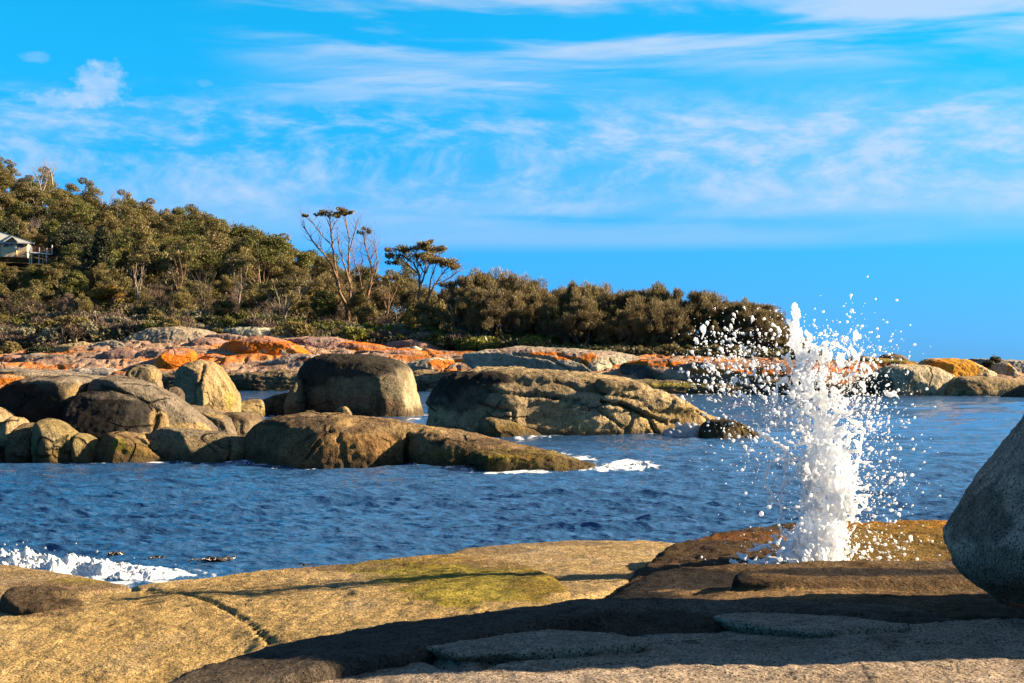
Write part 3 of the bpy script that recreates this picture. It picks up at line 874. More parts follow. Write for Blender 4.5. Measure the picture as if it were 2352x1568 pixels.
GT = (0.46, 0.335, 0.175)
mid_rock('bay_boulder', 'cracked pale boulder cut off by the left edge of the picture',
         [[(-90, 960), (-70, 930), (0, 939), (17, 948), (31, 957), (28, 970), (15, 995), (0, 1012), (-60, 1015)]], 46.6, 1.6, 2.0, GT, [(DARK, [(-10, 1010, 30, 14)], .5)], 60, base=0.3, turn=-.1)
mid_rock('bay_boulder', 'small split wedge stone right of the cracked boulder at the left edge',
         [[(12, 996), (26, 964), (37, 961), (50, 972), (47, 981), (30, 985)], ], 46.3, 0.8, 1.0, GT, [], 61, base=0.5, voxel=.06, smooth=5)
mid_rock('bay_boulder', 'dark boulder at the waterline under the cracked left edge boulder',
         [[(-80, 1062), (-60, 1005), (0, 1005), (30, 990), (42, 1005), (34, 1062)]], 46.3, 1.2, 2, (.14, .10, .07), [], 62)
mid_rock('bay_boulder', 'huge dark-fronted round boulder with a rusty stain and sunlit right cheek',
         [{'o': [(-20, 960), (-6, 925), (15, 897), (33, 884), (58, 875), (90, 871), (125, 870), (150, 876), (152, 930), (150, 985), (80, 992), (0, 985)], 'turn': 0.45},
          {'o': [(110, 872), (160, 868), (192, 872), (206, 884), (196, 897), (176, 912), (152, 938), (130, 935)], 'df': 2.0, 'turn': -0.1}], 48.2, 2.4, 2.6, (.15, .115, .08),
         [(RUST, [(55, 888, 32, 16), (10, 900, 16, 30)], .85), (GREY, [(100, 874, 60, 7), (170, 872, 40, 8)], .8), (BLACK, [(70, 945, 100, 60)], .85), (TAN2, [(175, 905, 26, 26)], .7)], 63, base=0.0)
mid_rock('bay_slab', 'flat rough slab lying on top of the huge dark-fronted boulder',
         [[(122, 878), (130, 870), (160, 868), (188, 874), (182, 886), (165, 896), (140, 890)]], 48.6, 1.2, 2.0, (.36, .30, .22), [(DARK, [(150, 892, 24, 4)], .5)], 64, base=None, voxel=.06, smooth=3, tide=None, cat='rock slab')
mid_rock('bay_boulder', 'black-stained domed boulder speckled white in the middle of the left pile',
         [{'o': [(152, 980), (155, 950), (165, 927), (185, 909), (225, 903), (275, 905), (312, 914), (345, 932), (362, 948), (360, 975), (352, 998), (320, 995), (225, 1004), (175, 1002)], 'turn': 0.25},
          [(345, 950), (368, 945), (384, 952), (386, 985), (372, 998), (352, 1000)]], 47.2, 1.9, 2.2, (.11, .09, .065),
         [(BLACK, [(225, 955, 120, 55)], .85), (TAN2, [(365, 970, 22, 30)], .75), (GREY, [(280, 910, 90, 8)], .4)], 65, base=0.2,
         cracks=[([(362, 944), (364, 965), (352, 1000)], 2.2, .35)])
mid_rock('bay_boulder', 'long grey-backed boulder sloping down right behind the black-stained dome',
         [[(214, 905), (222, 875), (250, 869), (288, 874), (325, 882), (350, 894), (352, 930), (230, 930)],
          [(300, 890), (350, 893), (390, 919), (420, 944), (445, 967), (490, 994), (430, 1003), (380, 990), (320, 940)]], 48.6, 1.6, 2.2, (.27, .215, .15),
         [(GREY, [(300, 880, 80, 10), (380, 930, 40, 20)], .6), (TAN, [(430, 985, 50, 14)], .8), (DARK, [(250, 900, 40, 14)], .6)], 66, base=0.2, cracks=[([(230, 882), (290, 905), (330, 925), (365, 950)], 2.5, .3)])
mid_rock('bay_boulder', 'leaning dark boulder between the left edge and the pale split boulder',
         [[(26, 1062), (30, 1018), (47, 980), (60, 974), (86, 987), (84, 1010), (80, 1062)]], 45.9, 1.0, 1.4, (.21, .155, .09), [(TAN2, [(80, 1010, 10, 30)], .6)], 67, voxel=.065, turn=.2)
mid_rock('bay_boulder', 'upright pale olive boulder with a diagonal crack at the water edge',
         [[(82, 1064), (82, 1008), (90, 972), (105, 967), (125, 970), (155, 990), (180, 1012), (185, 1032), (182, 1064)]], 45.3, 1.1, 1.4, (.36, .27, .12),
         [(DARK, [(98, 1040, 14, 40)], .5), (WEED, [(150, 1050, 40, 16)], .6)], 68, voxel=.06, turn=-.1, cracks=[([(100, 1035), (130, 1028), (182, 1048)], 1.6, .18)], amp=.07)
mid_rock('bay_boulder', 'narrow split-off slice right of the upright olive boulder',
         [[(175, 998), (190, 999), (212, 1014), (221, 1032), (222, 1064), (186, 1064), (186, 1030)]], 45.5, 0.8, 1.1, (.36, .27, .12), [(WEED, [(205, 1050, 20, 16)], .5)], 69, voxel=.055, amp=.06)
mid_rock('bay_boulder', 'low rounded boulder with green weed on its crown at the water edge',
         [[(228, 1048), (232, 1022), (245, 1000), (270, 998), (308, 1004), (332, 1024), (362, 1042), (392, 1060), (320, 1066), (238, 1066)]], 45.4, 1.2, 1.6, (.26, .17, .08),
         [(WEED, [(300, 1040, 60, 18)], .6), (MOSS, [(275, 1020, 18, 14), (300, 1040, 16, 8)], .8)], 70, turn=-.15, voxel=.065)
mid_rock('bay_boulder', 'long pointed wedge boulder reaching right along the waterline',
         [[(352, 1000), (357, 990), (390, 986), (450, 992), (488, 997), (520, 998), (530, 1030), (512, 1062), (412, 1062), (388, 1038), (362, 1014)],
          [(505, 1000), (550, 1012), (588, 1034), (632, 1060), (510, 1062)]], 45.9, 1.2, 1.6, (.31, .235, .135), [(TAN2, [(560, 1040, 60, 14)], .7), (GREY, [(430, 995, 70, 8)], .6)], 71,
         cracks=[([(528, 1008), (530, 1030), (520, 1062)], 2, .25), ([(455, 1008), (490, 1015), (530, 1030)], 2, .15)], turn=.15, voxel=.07)
mid_rock('bay_boulder', 'small tan blocks wedged between the dome and the wedge boulder',
         [[(288, 1010), (300, 1000), (330, 997), (345, 1005), (380, 1022), (395, 1036), (340, 1036)]], 46.3, 0.7, 1.0, TAN2, [], 72, voxel=.055, base=0, cracks=[([(338, 1000), (345, 1015)], 1.6, .15)])
mid_rock('bay_slab', 'broad bleached slab at the back left of the boulder pile',
         [[(-60, 880), (-50, 858), (0, 852), (100, 854), (162, 864), (225, 874), (205, 886), (50, 888)]], 53, 2.6, 4, (.37, .30, .22), [(ORANGE, [(115, 867, 14, 5), (60, 873, 14, 4)], .7), (DARK, [(40, 855, 30, 3)], .6)], 73, base=1.2, tide=None, cat='rock slab', cracks=[([(0, 862), (80, 864), (170, 874)], 2, .2)])
mid_rock('bay_block', 'square-topped orange lichened block at the left edge above the pile',
         [[(-25, 885), (-22, 866), (10, 862), (26, 861), (46, 866), (50, 880), (30, 890), (0, 892)]], 52, 1.0, 1.4, (.50, .25, .07), [(ORANGE, [(15, 876, 40, 14)], .7), (PALE, [(20, 864, 40, 3)], .6)], 74, base=None, tide=None, voxel=.06, smooth=4)
mid_rock('bay_block', 'small rust-orange stone under the square-topped orange block',
         [[(-25, 905), (-22, 888), (5, 886), (23, 889), (18, 900), (0, 908)]], 51, 0.8, 1.2, (.50, .20, .05), [], 75, base=None, tide=None, voxel=.06, smooth=4)
mid_rock('bay_boulder', 'small leaning brown column block perched behind the left pile',
         [{'o': [(292, 872), (300, 850), (312, 842), (345, 842), (360, 852), (363, 874), (340, 882), (310, 880)]},
          {'o': [(338, 880), (362, 872), (367, 890), (372, 908), (350, 905)], 'df': .8, 'db': .8}], 62, 1.3, 1.4, (.33, .245, .145), [(TAN, [(352, 862, 12, 16)], .6), (DARK, [(335, 868, 8, 16)], .5)], 76, base=None, voxel=.07, smooth=5, turn=.25)
mid_rock('bay_boulder', 'tall pointed tan boulder standing upright with yellow-green lichen low on its right',
         [{'o': [(405, 880), (410, 852), (430, 836), (462, 829), (480, 832), (500, 844), (520, 872), (530, 894), (545, 917), (547, 940), (532, 955), (475, 950), (412, 936), (407, 895)], 'turn': -0.15},
          {'o': [(446, 945), (450, 892), (466, 850), (490, 850), (520, 880), (540, 925), (530, 955), (475, 957)], 'df': 3.0, 'turn': -0.55, 'Y': 78.2}],
         78.6, 2.0, 2.4, (.52, .36, .17), [(GREYTAN, [(425, 900, 26, 60)], .6), (MOSS, [(528, 920, 12, 22)], .6), (BROWN, [(455, 870, 14, 22)], .4)], 77, tide=None, base=-.5, voxel=.10, amp=.16, smooth=6,
         cracks=[([(470, 838), (462, 870), (447, 895), (446, 940)], 3, .3)])
mid_rock('bay_boulder', 'small square tan block in the foam beside the flat-topped rock',
         [[(545, 952), (545, 930), (560, 922), (595, 918), (603, 925), (604, 952)]], 84, 1.0, 1.2, (.44, .32, .14), [(BROWN, [(570, 922, 30, 4)], .6)], 78, voxel=.08, smooth=4)
mid_rock('bay_boulder', 'low dark wedge rock joined to the left of the flat-topped rock',
         [[(585, 952), (600, 925), (632, 911), (665, 904), (690, 920), (690, 952)]], 88, 1.4, 2, (.19, .14, .08), [], 79, voxel=.09)
mid_rock('bay_boulder', 'low dark saddle stone in shade left of the pointed boulder',
         [[(372, 930), (385, 895), (400, 890), (412, 900), (415, 935)]], 72, 1.0, 1.4, (.16, .12, .08), [], 80, voxel=.08)
mid_rock('bay_boulder', 'low flat brown stone sloping below the pointed boulder',
         [[(415, 945), (440, 936), (475, 950), (530, 965), (548, 1002), (490, 1004), (440, 970)]], 54, 1.4, 2.4, (.28, .21, .13), [(TAN, [(490, 955, 24, 6)], .6)], 81, base=0)
mid_rock('bay_boulder', 'rounded brown low rock right of the pointed boulder, before the foam',
         [[(485, 968), (500, 958), (520, 953), (555, 952), (585, 957), (590, 975), (560, 990), (525, 998), (500, 985)]], 55, 1.3, 2.2, (.30, .22, .12), [(BROWN, [(560, 960, 40, 8)], .6)], 82, base=0)

mid_rock('flat_topped_boulder', 'great flat-topped boulder with a shaded front and a sunlit right edge',
         [{'o': [(672, 955), (676, 905), (688, 850), (702, 832), (722, 822), (752, 816), (800, 816), (850, 818), (895, 826), (925, 836), (942, 850), (952, 885), (962, 918), (972, 955), (960, 968), (800, 965)], 'turn': 0.55, 'df': 3.0, 'lean': 0.10},
          {'o': [(660, 930), (672, 895), (690, 868), (700, 955), (665, 955)], 'df': 1.5},
          {'o': [(690, 965), (700, 922), (800, 906), (890, 912), (945, 940), (960, 966), (800, 968)], 'df': 3.9, 'turn': .35}],
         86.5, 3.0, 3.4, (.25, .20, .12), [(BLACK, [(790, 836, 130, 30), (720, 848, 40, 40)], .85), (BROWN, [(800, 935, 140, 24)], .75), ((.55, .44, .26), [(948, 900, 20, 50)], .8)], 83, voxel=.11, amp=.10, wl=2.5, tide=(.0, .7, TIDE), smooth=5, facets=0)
mid_rock('bay_stone', 'little tan stone poking from the foam in front of the flat-topped rock',
         [[(765, 952), (775, 942), (792, 934), (800, 938), (808, 952)]], 85, .5, .7, (.44, .32, .15), [(BROWN, [(772, 946, 12, 6)], .6)], 84, voxel=.06, smooth=4, cat='stone')
mid_rock('bay_stone', 'tiny brown stone awash left of the little tan stone',
         [[(695, 952), (705, 945), (722, 943), (728, 952)]], 85.2, .4, .6, (.36, .26, .12), [], 85, voxel=.06, smooth=4, cat='stone')

mid_rock('whale_shaped_rock', 'long whale-shaped rock with a black-streaked head and ledged back in mid bay',
         [{'o': [(990, 995), (990, 925), (1000, 892), (1020, 870), (1050, 857), (1120, 850), (1180, 855), (1230, 900), (1230, 1008), (1060, 1008)], 'turn': 0.42, 'df': 2.6},
          {'o': [(1080, 860), (1176, 853), (1226, 855), (1300, 862), (1376, 867), (1440, 878), (1480, 900), (1480, 1006), (1200, 1008), (1100, 990)], 'turn': -0.12, 'df': 3.0},
          {'o': [(1350, 870), (1440, 877), (1480, 895), (1520, 913), (1560, 929), (1600, 946), (1652, 972), (1640, 1000), (1550, 1004), (1400, 1006)], 'turn': -0.5, 'df': 2.4}],
         63.2, 2.6, 4.0, (.56, .41, .215),
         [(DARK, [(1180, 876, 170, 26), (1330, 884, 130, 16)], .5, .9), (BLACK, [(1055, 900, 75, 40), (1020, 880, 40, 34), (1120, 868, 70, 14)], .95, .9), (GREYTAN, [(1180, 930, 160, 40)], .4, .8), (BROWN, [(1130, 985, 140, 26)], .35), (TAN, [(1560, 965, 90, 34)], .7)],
         86, voxel=.10, amp=.22, wl=2.2, smooth=6, facets=2, tide=(.0, .45, TIDE), aniso=(.55, .8, 1.5), ledge=1.0,
         cracks=[([(1380, 922), (1440, 935), (1490, 960), (1505, 1002)], 3.0, .45), ([(1420, 925), (1465, 945), (1530, 972)], 2.4, .35), ([(1230, 905), (1300, 920), (1380, 940)], 2.4, .3),
                 ([(1120, 900), (1240, 912), (1330, 918)], 2.2, .35), ([(1100, 925), (1130, 935), (1180, 945), (1176, 985)], 2.4, .4), ([(1270, 880), (1360, 900), (1460, 915)], 2.2, .3),
                 ([(1600, 945), (1620, 958), (1626, 968)], 1.8, .2), ([(1300, 935), (1380, 945), (1440, 990)], 1.8, .2)])
mid_rock('bay_boulder', 'wedge-shaped mossy block leaning on the front of the whale-shaped rock',
         [[(1104, 965), (1118, 960), (1150, 964), (1176, 970), (1210, 984), (1242, 1002), (1242, 1010), (1108, 1010)]], 61.6, 1.2, 1.6, (.30, .215, .10), [(WEED, [(1190, 985, 50, 14)], .5)], 87, turn=-.15, voxel=.08)
mid_rock('bay_boulder', 'low black weed-covered rock off the tail of the whale-shaped rock',
         [[(1604, 1004), (1612, 982), (1626, 971), (1664, 966), (1701, 974), (1738, 998), (1740, 1006)]], 61.5, 1.2, 1.6, (.085, .07, .04), [(MOSS, [(1710, 985, 24, 10)], .5)], 88, voxel=.08)

mid_rock('long_low_rock', 'long low brown rock split by a vertical crack across the middle water',
         [{'o': [(555, 1050), (556, 1005), (580, 984), (620, 966), (700, 956), (790, 957), (822, 964), (800, 1000), (720, 1050), (640, 1055)], 'turn': .3},
          {'o': [(700, 1066), (712, 1010), (740, 985), (800, 978), (880, 984), (918, 994), (931, 1010), (931, 1066)], 'df': 2.3, 'turn': -.15},
          {'o': [(760, 990), (780, 958), (820, 960), (900, 968), (960, 979), (1010, 990), (990, 1062), (938, 1062), (920, 1000)], 'Y': 45.6, 'df': 1.8},
          {'o': [(938, 1066), (938, 1000), (980, 984), (1040, 995), (1100, 1010), (1150, 1021), (1250, 1041), (1290, 1056), (1250, 1080), (1100, 1078)], 'df': 1.9, 'turn': -.1}],
         44.6, 1.9, 2.4, (.30, .195, .095),
         [(BROWN, [(640, 1020, 90, 40)], .5), (DARK, [(680, 970, 90, 12), (790, 990, 50, 10), (1080, 1015, 90, 10)], .6, .8), ((.34, .19, .07), [(840, 1030, 100, 36)], .7), (TAN2, [(960, 985, 70, 10), (795, 970, 20, 8)], .6), (WEED, [(1030, 1050, 60, 16)], .5)],
         89, voxel=.075, amp=.11, smooth=6, facets=1, cracks=[([(936, 995), (935, 1066)], 3.0, .55), ([(822, 962), (800, 972), (760, 982)], 2.4, .25), ([(700, 1050), (730, 1015), (760, 990)], 3.0, .2)])
mid_rock('low_mossy_rock', 'low weed-green tip of rock running into the breaking foam',
         [[(1068, 1082), (1072, 1058), (1090, 1043), (1150, 1038), (1220, 1042), (1260, 1060), (1250, 1090), (1120, 1088)],
          [(1200, 1088), (1210, 1044), (1260, 1044), (1330, 1072), (1392, 1087), (1340, 1094)]], 42.4, 1.3, 2.0, (.23, .165, .06),
         [(MOSS, [(1160, 1060, 80, 16), (1280, 1078, 60, 10)], .7), (WEED, [(1220, 1050, 60, 8)], .6), ((.10, .075, .035), [(1100, 1066, 30, 20)], .6)], 90, voxel=.065, amp=.12, wl=1.0, smooth=5, turn=-.1)
# ------------------------------------------------------------------ near rock platforms
G_NEAR = 'near granite platform'


def solid(points, mirror_down=None, lift=0.0):
    """hull points given as (px, py, Y); each is also carried down to 'mirror_down'"""
    pts = [(x, y, z + lift) for x, y, z in (P(*p) for p in points)]
    if mirror_down is not None:
        pts += [(x, y, mirror_down) for x, y, z in pts]
    return pts


def near_rock(name, label, lumps, voxel, base_col, layers=(), seed=0, smooth=10, amp=0.03, wl=0.9, tide=None, cracks=(), cat='rock', ledge=0.0, aniso=(1, 1, 1)):
    return make_rock(name, label, cat, lumps, voxel, smooth, amp, wl, base_col, layers, tide, seed, M_NEAR, cracks, None, aniso, ledge, joints=0.2)


# the sunlit tan whaleback at left
near_rock('tan_whaleback_rock', 'broad sunlit tan whaleback rock with a diagonal crack, lower left',
          [solid([(-700, 1440, 16.0), (-300, 1412, 16.2), (0, 1404, 16.0), (200, 1374, 16.2), (330, 1354, 16.2), (480, 1350, 15.9), (-700, 1540, 13.6), (-300, 1510, 13.6), (100, 1478, 14.2), (400, 1452, 14.3),
                  (700, 1480, 13.4), (800, 1560, 12.4), (-300, 1640, 12.3), (200, 1640, 12.3), (600, 1620, 12.2), (560, 1375, 15.6)], -1.0),
           solid([(300, 1347, 16.9), (480, 1326, 17.2), (700, 1307, 17.4), (860, 1286, 17.9), (1000, 1275, 18.1), (1120, 1281, 17.8), (1200, 1293, 17.2), (560, 1400, 15.3), (800, 1372, 15.0), (1000, 1345, 15.3),
                  (1270, 1325, 16.0), (1322, 1372, 14.2), (1200, 1400, 13.4), (900, 1440, 13.2), (600, 1470, 13.4), (1300, 1430, 12.8), (900, 1520, 12.4), (600, 1560, 12.4)], -1.0)],
          0.042, (.68, .46, .185), [((.54, .36, .15), [(800, 1330, 330, 40)], .55), (MOSS, [(1100, 1345, 190, 52), (880, 1300, 90, 14)], .9, 1.0), (WEED, [(1240, 1340, 60, 40), (1000, 1285, 130, 14)], .6, .8), (BROWN, [(760, 1300, 160, 10), (90, 1400, 90, 16), (1150, 1295, 80, 14)], .6)],
          100, smooth=14, amp=.05, wl=1.3, tide=(.0, .35, TIDE),
          cracks=[([(330, 1352), (420, 1362), (480, 1380), (540, 1412), (590, 1450), (622, 1478)], 3.0, .055), ([(110, 1440), (160, 1450)], 4, .03), ([(250, 1400), (300, 1420), (330, 1460)], 2.2, .02), ([(700, 1330), (790, 1352), (840, 1385)], 2.2, .02), ([(60, 1500), (150, 1520), (220, 1560)], 2.2, .02)])
near_rock('tan_shore_rock', 'flat tan rock strip at the left edge behind the breaking wave',
          [solid([(-300, 1330, 19.0), (-100, 1296, 20.0), (0, 1298, 20.0), (120, 1315, 19.6), (230, 1335, 18.8), (300, 1350, 17.6), (150, 1365, 17.0), (0, 1365, 17.0), (-300, 1400, 16.5)], -0.8)],
          0.045, (.46, .32, .16), [(MOSS, [(180, 1335, 70, 8)], .7), (BROWN, [(150, 1345, 120, 12)], .6)], 101, smooth=8, tide=(.0, .3, TIDE))
near_rock('dark_knob_rock', 'small dark brown knob of rock resting against the tan whaleback, left edge',
          [solid([(2, 1392, 15.4), (4, 1370, 15.6), (20, 1350, 15.9), (70, 1343, 16.1), (130, 1347, 16.1), (180, 1362, 15.8), (188, 1385, 15.3), (100, 1398, 15.0), (40, 1400, 15.0)], 0.3)],
          0.028, (.14, .095, .055), [(TAN2, [(165, 1365, 40, 10)], .5)], 102, smooth=8, amp=.04, wl=.5, cat='rock')
near_rock('rear_tan_rock', 'smooth sunlit tan rock saddle beyond the whaleback, left of the blowhole',
          [solid([(1000, 1285, 20.0), (1060, 1262, 21.0), (1180, 1250, 21.5), (1300, 1243, 21.6), (1480, 1242, 21.6), (1560, 1250, 21.2), (1620, 1270, 20.0), (1480, 1300, 17.6), (1400, 1360, 14.6), (1300, 1380, 14.0), (1180, 1300, 18.0)], -0.8)],
          0.042, (.56, .39, .18), [(BROWN, [(1120, 1262, 90, 10), (1280, 1248, 120, 5)], .5)], 103, smooth=14, tide=(.0, .25, TIDE))
near_rock('weedy_rock', 'brown rounded rock with golden weed on top, right behind the blowhole spray',
          [solid([(1400, 1372, 14.8), (1462, 1312, 16.2), (1540, 1254, 17.6), (1640, 1228, 18.2), (1760, 1207, 18.6), (1900, 1199, 18.8), (2180, 1198, 18.8), (2400, 1200, 18.8), (2600, 1230, 18.0), (1500, 1335, 15.6), (1700, 1300, 16.4),
                  (2000, 1288, 16.6), (2300, 1290, 16.6), (2600, 1300, 16.4), (1560, 1270, 17.0), (1700, 1243, 17.4), (2000, 1240, 17.4), (2400, 1240, 17.4)], -0.8)],
          0.042, (.115, .072, .038), [(YELLOW, [(2060, 1206, 180, 12), (2120, 1225, 120, 16)], .65, .9), ((.30, .19, .05), [(2060, 1250, 170, 44)], .75, .8), ((.33, .13, .03), [(1700, 1232, 140, 10)], .6)],
          104, smooth=8, amp=.06, wl=.8, tide=(.0, .3, TIDE))
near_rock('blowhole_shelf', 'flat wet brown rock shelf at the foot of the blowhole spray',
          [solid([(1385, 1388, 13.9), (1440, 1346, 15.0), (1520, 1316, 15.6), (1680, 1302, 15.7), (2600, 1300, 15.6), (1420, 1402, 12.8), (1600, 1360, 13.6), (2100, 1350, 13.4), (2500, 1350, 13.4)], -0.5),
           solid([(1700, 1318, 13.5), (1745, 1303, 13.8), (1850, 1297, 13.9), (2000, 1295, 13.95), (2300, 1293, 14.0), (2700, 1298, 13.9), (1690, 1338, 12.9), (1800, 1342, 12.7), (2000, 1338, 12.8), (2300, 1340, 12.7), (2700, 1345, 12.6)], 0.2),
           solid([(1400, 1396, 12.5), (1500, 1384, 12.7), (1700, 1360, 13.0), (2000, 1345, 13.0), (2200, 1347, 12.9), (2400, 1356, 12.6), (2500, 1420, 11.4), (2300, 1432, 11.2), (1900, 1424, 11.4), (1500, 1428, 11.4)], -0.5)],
          0.04, (.19, .12, .06), [(BLACK, [(1540, 1332, 220, 34), (1450, 1375, 110, 34), (1960, 1314, 260, 9)], .95, .9), ((.42, .26, .115), [(1830, 1362, 240, 12)], .8, 1.0)], 105, smooth=8, amp=.045, wl=.8, cat='rock shelf', ledge=.22, aniso=(.5, 1, 1))  # black patches at the left put a shadow band into the colour
# the dark shaded slab in front
near_rock('dark_ridge_slab', 'dark shaded granite ridge lying across the foreground behind the layered plates',
          [solid([(330, 1610, 7.6), (420, 1552, 8.4), (560, 1502, 9.0), (760, 1462, 9.5), (960, 1432, 9.8), (1200, 1396, 10.1), (1400, 1380, 10.3), (1520, 1376, 10.3), (520, 1590, 7.7), (760, 1512, 8.7), (1000, 1496, 9.1), (1300, 1474, 9.6),
                  (900, 1450, 10.6), (1400, 1400, 11.2)], 0.3),
           solid([(1100, 1410, 10.0), (1400, 1380, 10.3), (1520, 1376, 10.35), (1700, 1381, 10.3), (1900, 1386, 10.3), (2040, 1390, 10.2), (2140, 1404, 10.0), (2215, 1430, 9.75), (2060, 1454, 9.65), (1700, 1458, 9.75), (1300, 1476, 9.6),
                  (1400, 1404, 11.2), (2000, 1410, 11.2)], 0.3)],
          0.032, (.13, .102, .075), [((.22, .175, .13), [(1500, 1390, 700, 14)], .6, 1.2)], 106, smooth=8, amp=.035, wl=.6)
near_rock('foreground_slab', 'wide rough granite slab filling the bottom edge, its near strip in sun',
          [solid([(300, 1620, 7.8), (700, 1545, 8.7), (900, 1512, 9.1), (1200, 1478, 9.4), (1500, 1462, 9.5), (1640, 1455, 9.5), (2000, 1458, 9.3), (2220, 1436, 9.6), (2352, 1424, 9.8), (2700, 1420, 9.8), (3600, 1440, 9.6),
                  (400, 1800, 5.8), (1200, 1800, 5.7), (2400, 1800, 5.7), (3600, 1800, 5.6), (1000, 1560, 7.9), (1500, 1540, 8.0), (2200, 1530, 8.1), (3000, 1520, 8.1)], 0.2)],
          0.03, (.56, .43, .31), [((.46, .37, .28), [(1500, 1470, 800, 30)], .5, .9)], 107, smooth=10, amp=.03, wl=.6,
          cracks=[([(940, 1500), (1010, 1528), (1080, 1532), (1150, 1520)], 6, .05), ([(1250, 1530), (1500, 1522), (1800, 1528)], 3, .02), ([(1900, 1500), (2100, 1480), (2352, 1470)], 3, .025), ([(1500, 1556), (1750, 1548), (2000, 1560)], 3, .015)])
near_rock('rock_plate', 'thin raised rock plate with an undercut lip, lower centre of the slab',
          [solid([(905, 1492, 9.1), (960, 1484, 9.3), (1100, 1470, 9.5), (1250, 1466, 9.5), (1420, 1476, 9.2), (1500, 1500, 8.7), (1350, 1512, 8.5), (1150, 1522, 8.4), (1040, 1526, 8.4), (970, 1508, 8.8)], None, .06)
           + [(x, y, z - 0.05) for x, y, z in solid([(1000, 1492, 9.2), (1100, 1475, 9.5), (1420, 1480, 9.2), (1400, 1508, 8.6), (1060, 1516, 8.6)])]],
          0.016, (.54, .42, .31), [], 108, smooth=6, amp=.012, wl=.4, cat='rock plate')
near_rock('rock_plate', 'tongue-shaped raised rock plate over a dark slot, right of centre on the slab',
          [solid([(1637, 1436, 9.7), (1680, 1428, 10.0), (1740, 1427, 10.0), (1850, 1432, 9.9), (1990, 1442, 9.6), (2100, 1456, 9.3), (1960, 1470, 9.1), (1880, 1473, 9.0), (1760, 1462, 9.2), (1680, 1452, 9.4)], None, .06)
           + [(x, y, z - 0.08) for x, y, z in solid([(1700, 1440, 9.8), (1850, 1436, 9.8), (2060, 1456, 9.3), (1900, 1470, 9.1), (1740, 1456, 9.4)])]],
          0.016, (.54, .42, .31), [], 109, smooth=6, amp=.012, wl=.4, cat='rock plate')
near_rock('rock_plate', 'low dark rock hump tucked under the tongue-shaped plate',
          [solid([(1370, 1476, 9.4), (1480, 1462, 9.6), (1580, 1450, 9.8), (1660, 1452, 9.7), (1720, 1466, 9.3), (1600, 1482, 9.0), (1450, 1486, 9.0)], 1.0)],
          0.02, (.20, .16, .12), [], 110, smooth=6, amp=.015, wl=.4, cat='rock plate')
# the big dark boulder at the right edge
near_rock('dark_boulder', 'huge dark granite boulder leaning in from the right edge, speckled grey',
          [lump([(2200, 1290), (2204, 1270), (2238, 1206), (2284, 1152), (2332, 1100), (2386, 1048), (2440, 1000), (2570, 860), (2720, 600), (2950, 360), (3300, 270), (3700, 480), (3800, 1100), (3600, 1400), (2640, 1420), (2400, 1402), (2304, 1376), (2240, 1336), (2208, 1312)],
                8.55, 1.95, 2.0, turn=0.0, base=None, lean=0.0)],
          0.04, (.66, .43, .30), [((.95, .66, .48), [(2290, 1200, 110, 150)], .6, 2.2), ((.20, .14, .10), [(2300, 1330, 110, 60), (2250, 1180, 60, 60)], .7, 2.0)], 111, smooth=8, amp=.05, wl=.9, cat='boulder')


# ------------------------------------------------------------------ wash along every waterline
def wash_lines():
    sea = bpy.data.objects['sea'].data
    co = get_co(sea)
    val = np.empty(len(co), dtype=np.float32)
    sea.attributes['foam'].data.foreach_get('value', val)
    for cell, sel, amt in ((.16, lambda y: y < 30, .50), (.34, lambda y: (y >= 30) & (y < 110), .62), (.9, lambda y: y >= 110, .55)):
        pts = []
        for o in ROCKS:
            if not sel(np.array([o.location.y]))[0]:
                continue
            c = get_co(o.data) + np.array(o.location)[None]
            c = c[np.abs(c[:, 2] - .03) < .10]
            if len(c):
                pts.append(c[:, :2])
        if not pts:
            continue
        p = np.floor(np.concatenate(pts) / cell).astype(np.int64)
        keys = set()
        for dx in (-1, 0, 1):
            for dy in (-1, 0, 1):
                keys.update(((p[:, 0] + dx) * 1000003 + (p[:, 1] + dy)).tolist())
        arr = np.fromiter(keys, dtype=np.int64)
        q = np.floor(co[:, :2] / cell).astype(np.int64)
        hit = np.isin(q[:, 0] * 1000003 + q[:, 1], arr) & (co[:, 1] > 5) & (co[:, 1] < 260)
        patch = .75 + .6 * fbm(np.stack([co[hit, 0] / 2.2, co[hit, 1] / 2.2, 0 * co[hit, 0]], 1), 2)
        val[hit] = np.maximum(val[hit], amt * patch)
    sea.attributes['foam'].data.foreach_set('value', val)


wash_lines()
# ------------------------------------------------------------------ blowhole spray
def ico(sub=1):
    bm = bmesh.new()
    bmesh.ops.create_icosphere(bm, subdivisions=sub, radius=1.0)
    v = np.array([x.co[:] for x in bm.verts])
    f = np.array([[q.index for q in p.verts] for p in bm.faces])
    bm.free()
    return v, f


ICO1, ICO1F = ico(1)
ICO2, ICO2F = ico(2)


def balls_mesh(name, c, r, stretch=None, fine=False):
    """many small ellipsoids in one mesh; stretch: (n,3) scale factors"""
    v0, f0 = (ICO2, ICO2F) if fine else (ICO1, ICO1F)
    c = np.asarray(c, dtype=float)
    r = np.asarray(r, dtype=float)
    s = np.ones((len(c), 3)) if stretch is None else stretch
    V = c[:, None, :] + v0[None] * (r[:, None] * s)[:, None, :]
    Fs = f0[None] + (np.arange(len(c)) * len(v0))[:, None, None]
    return quick_mesh(name, V.reshape(-1, 3), Fs.reshape(-1, 3))


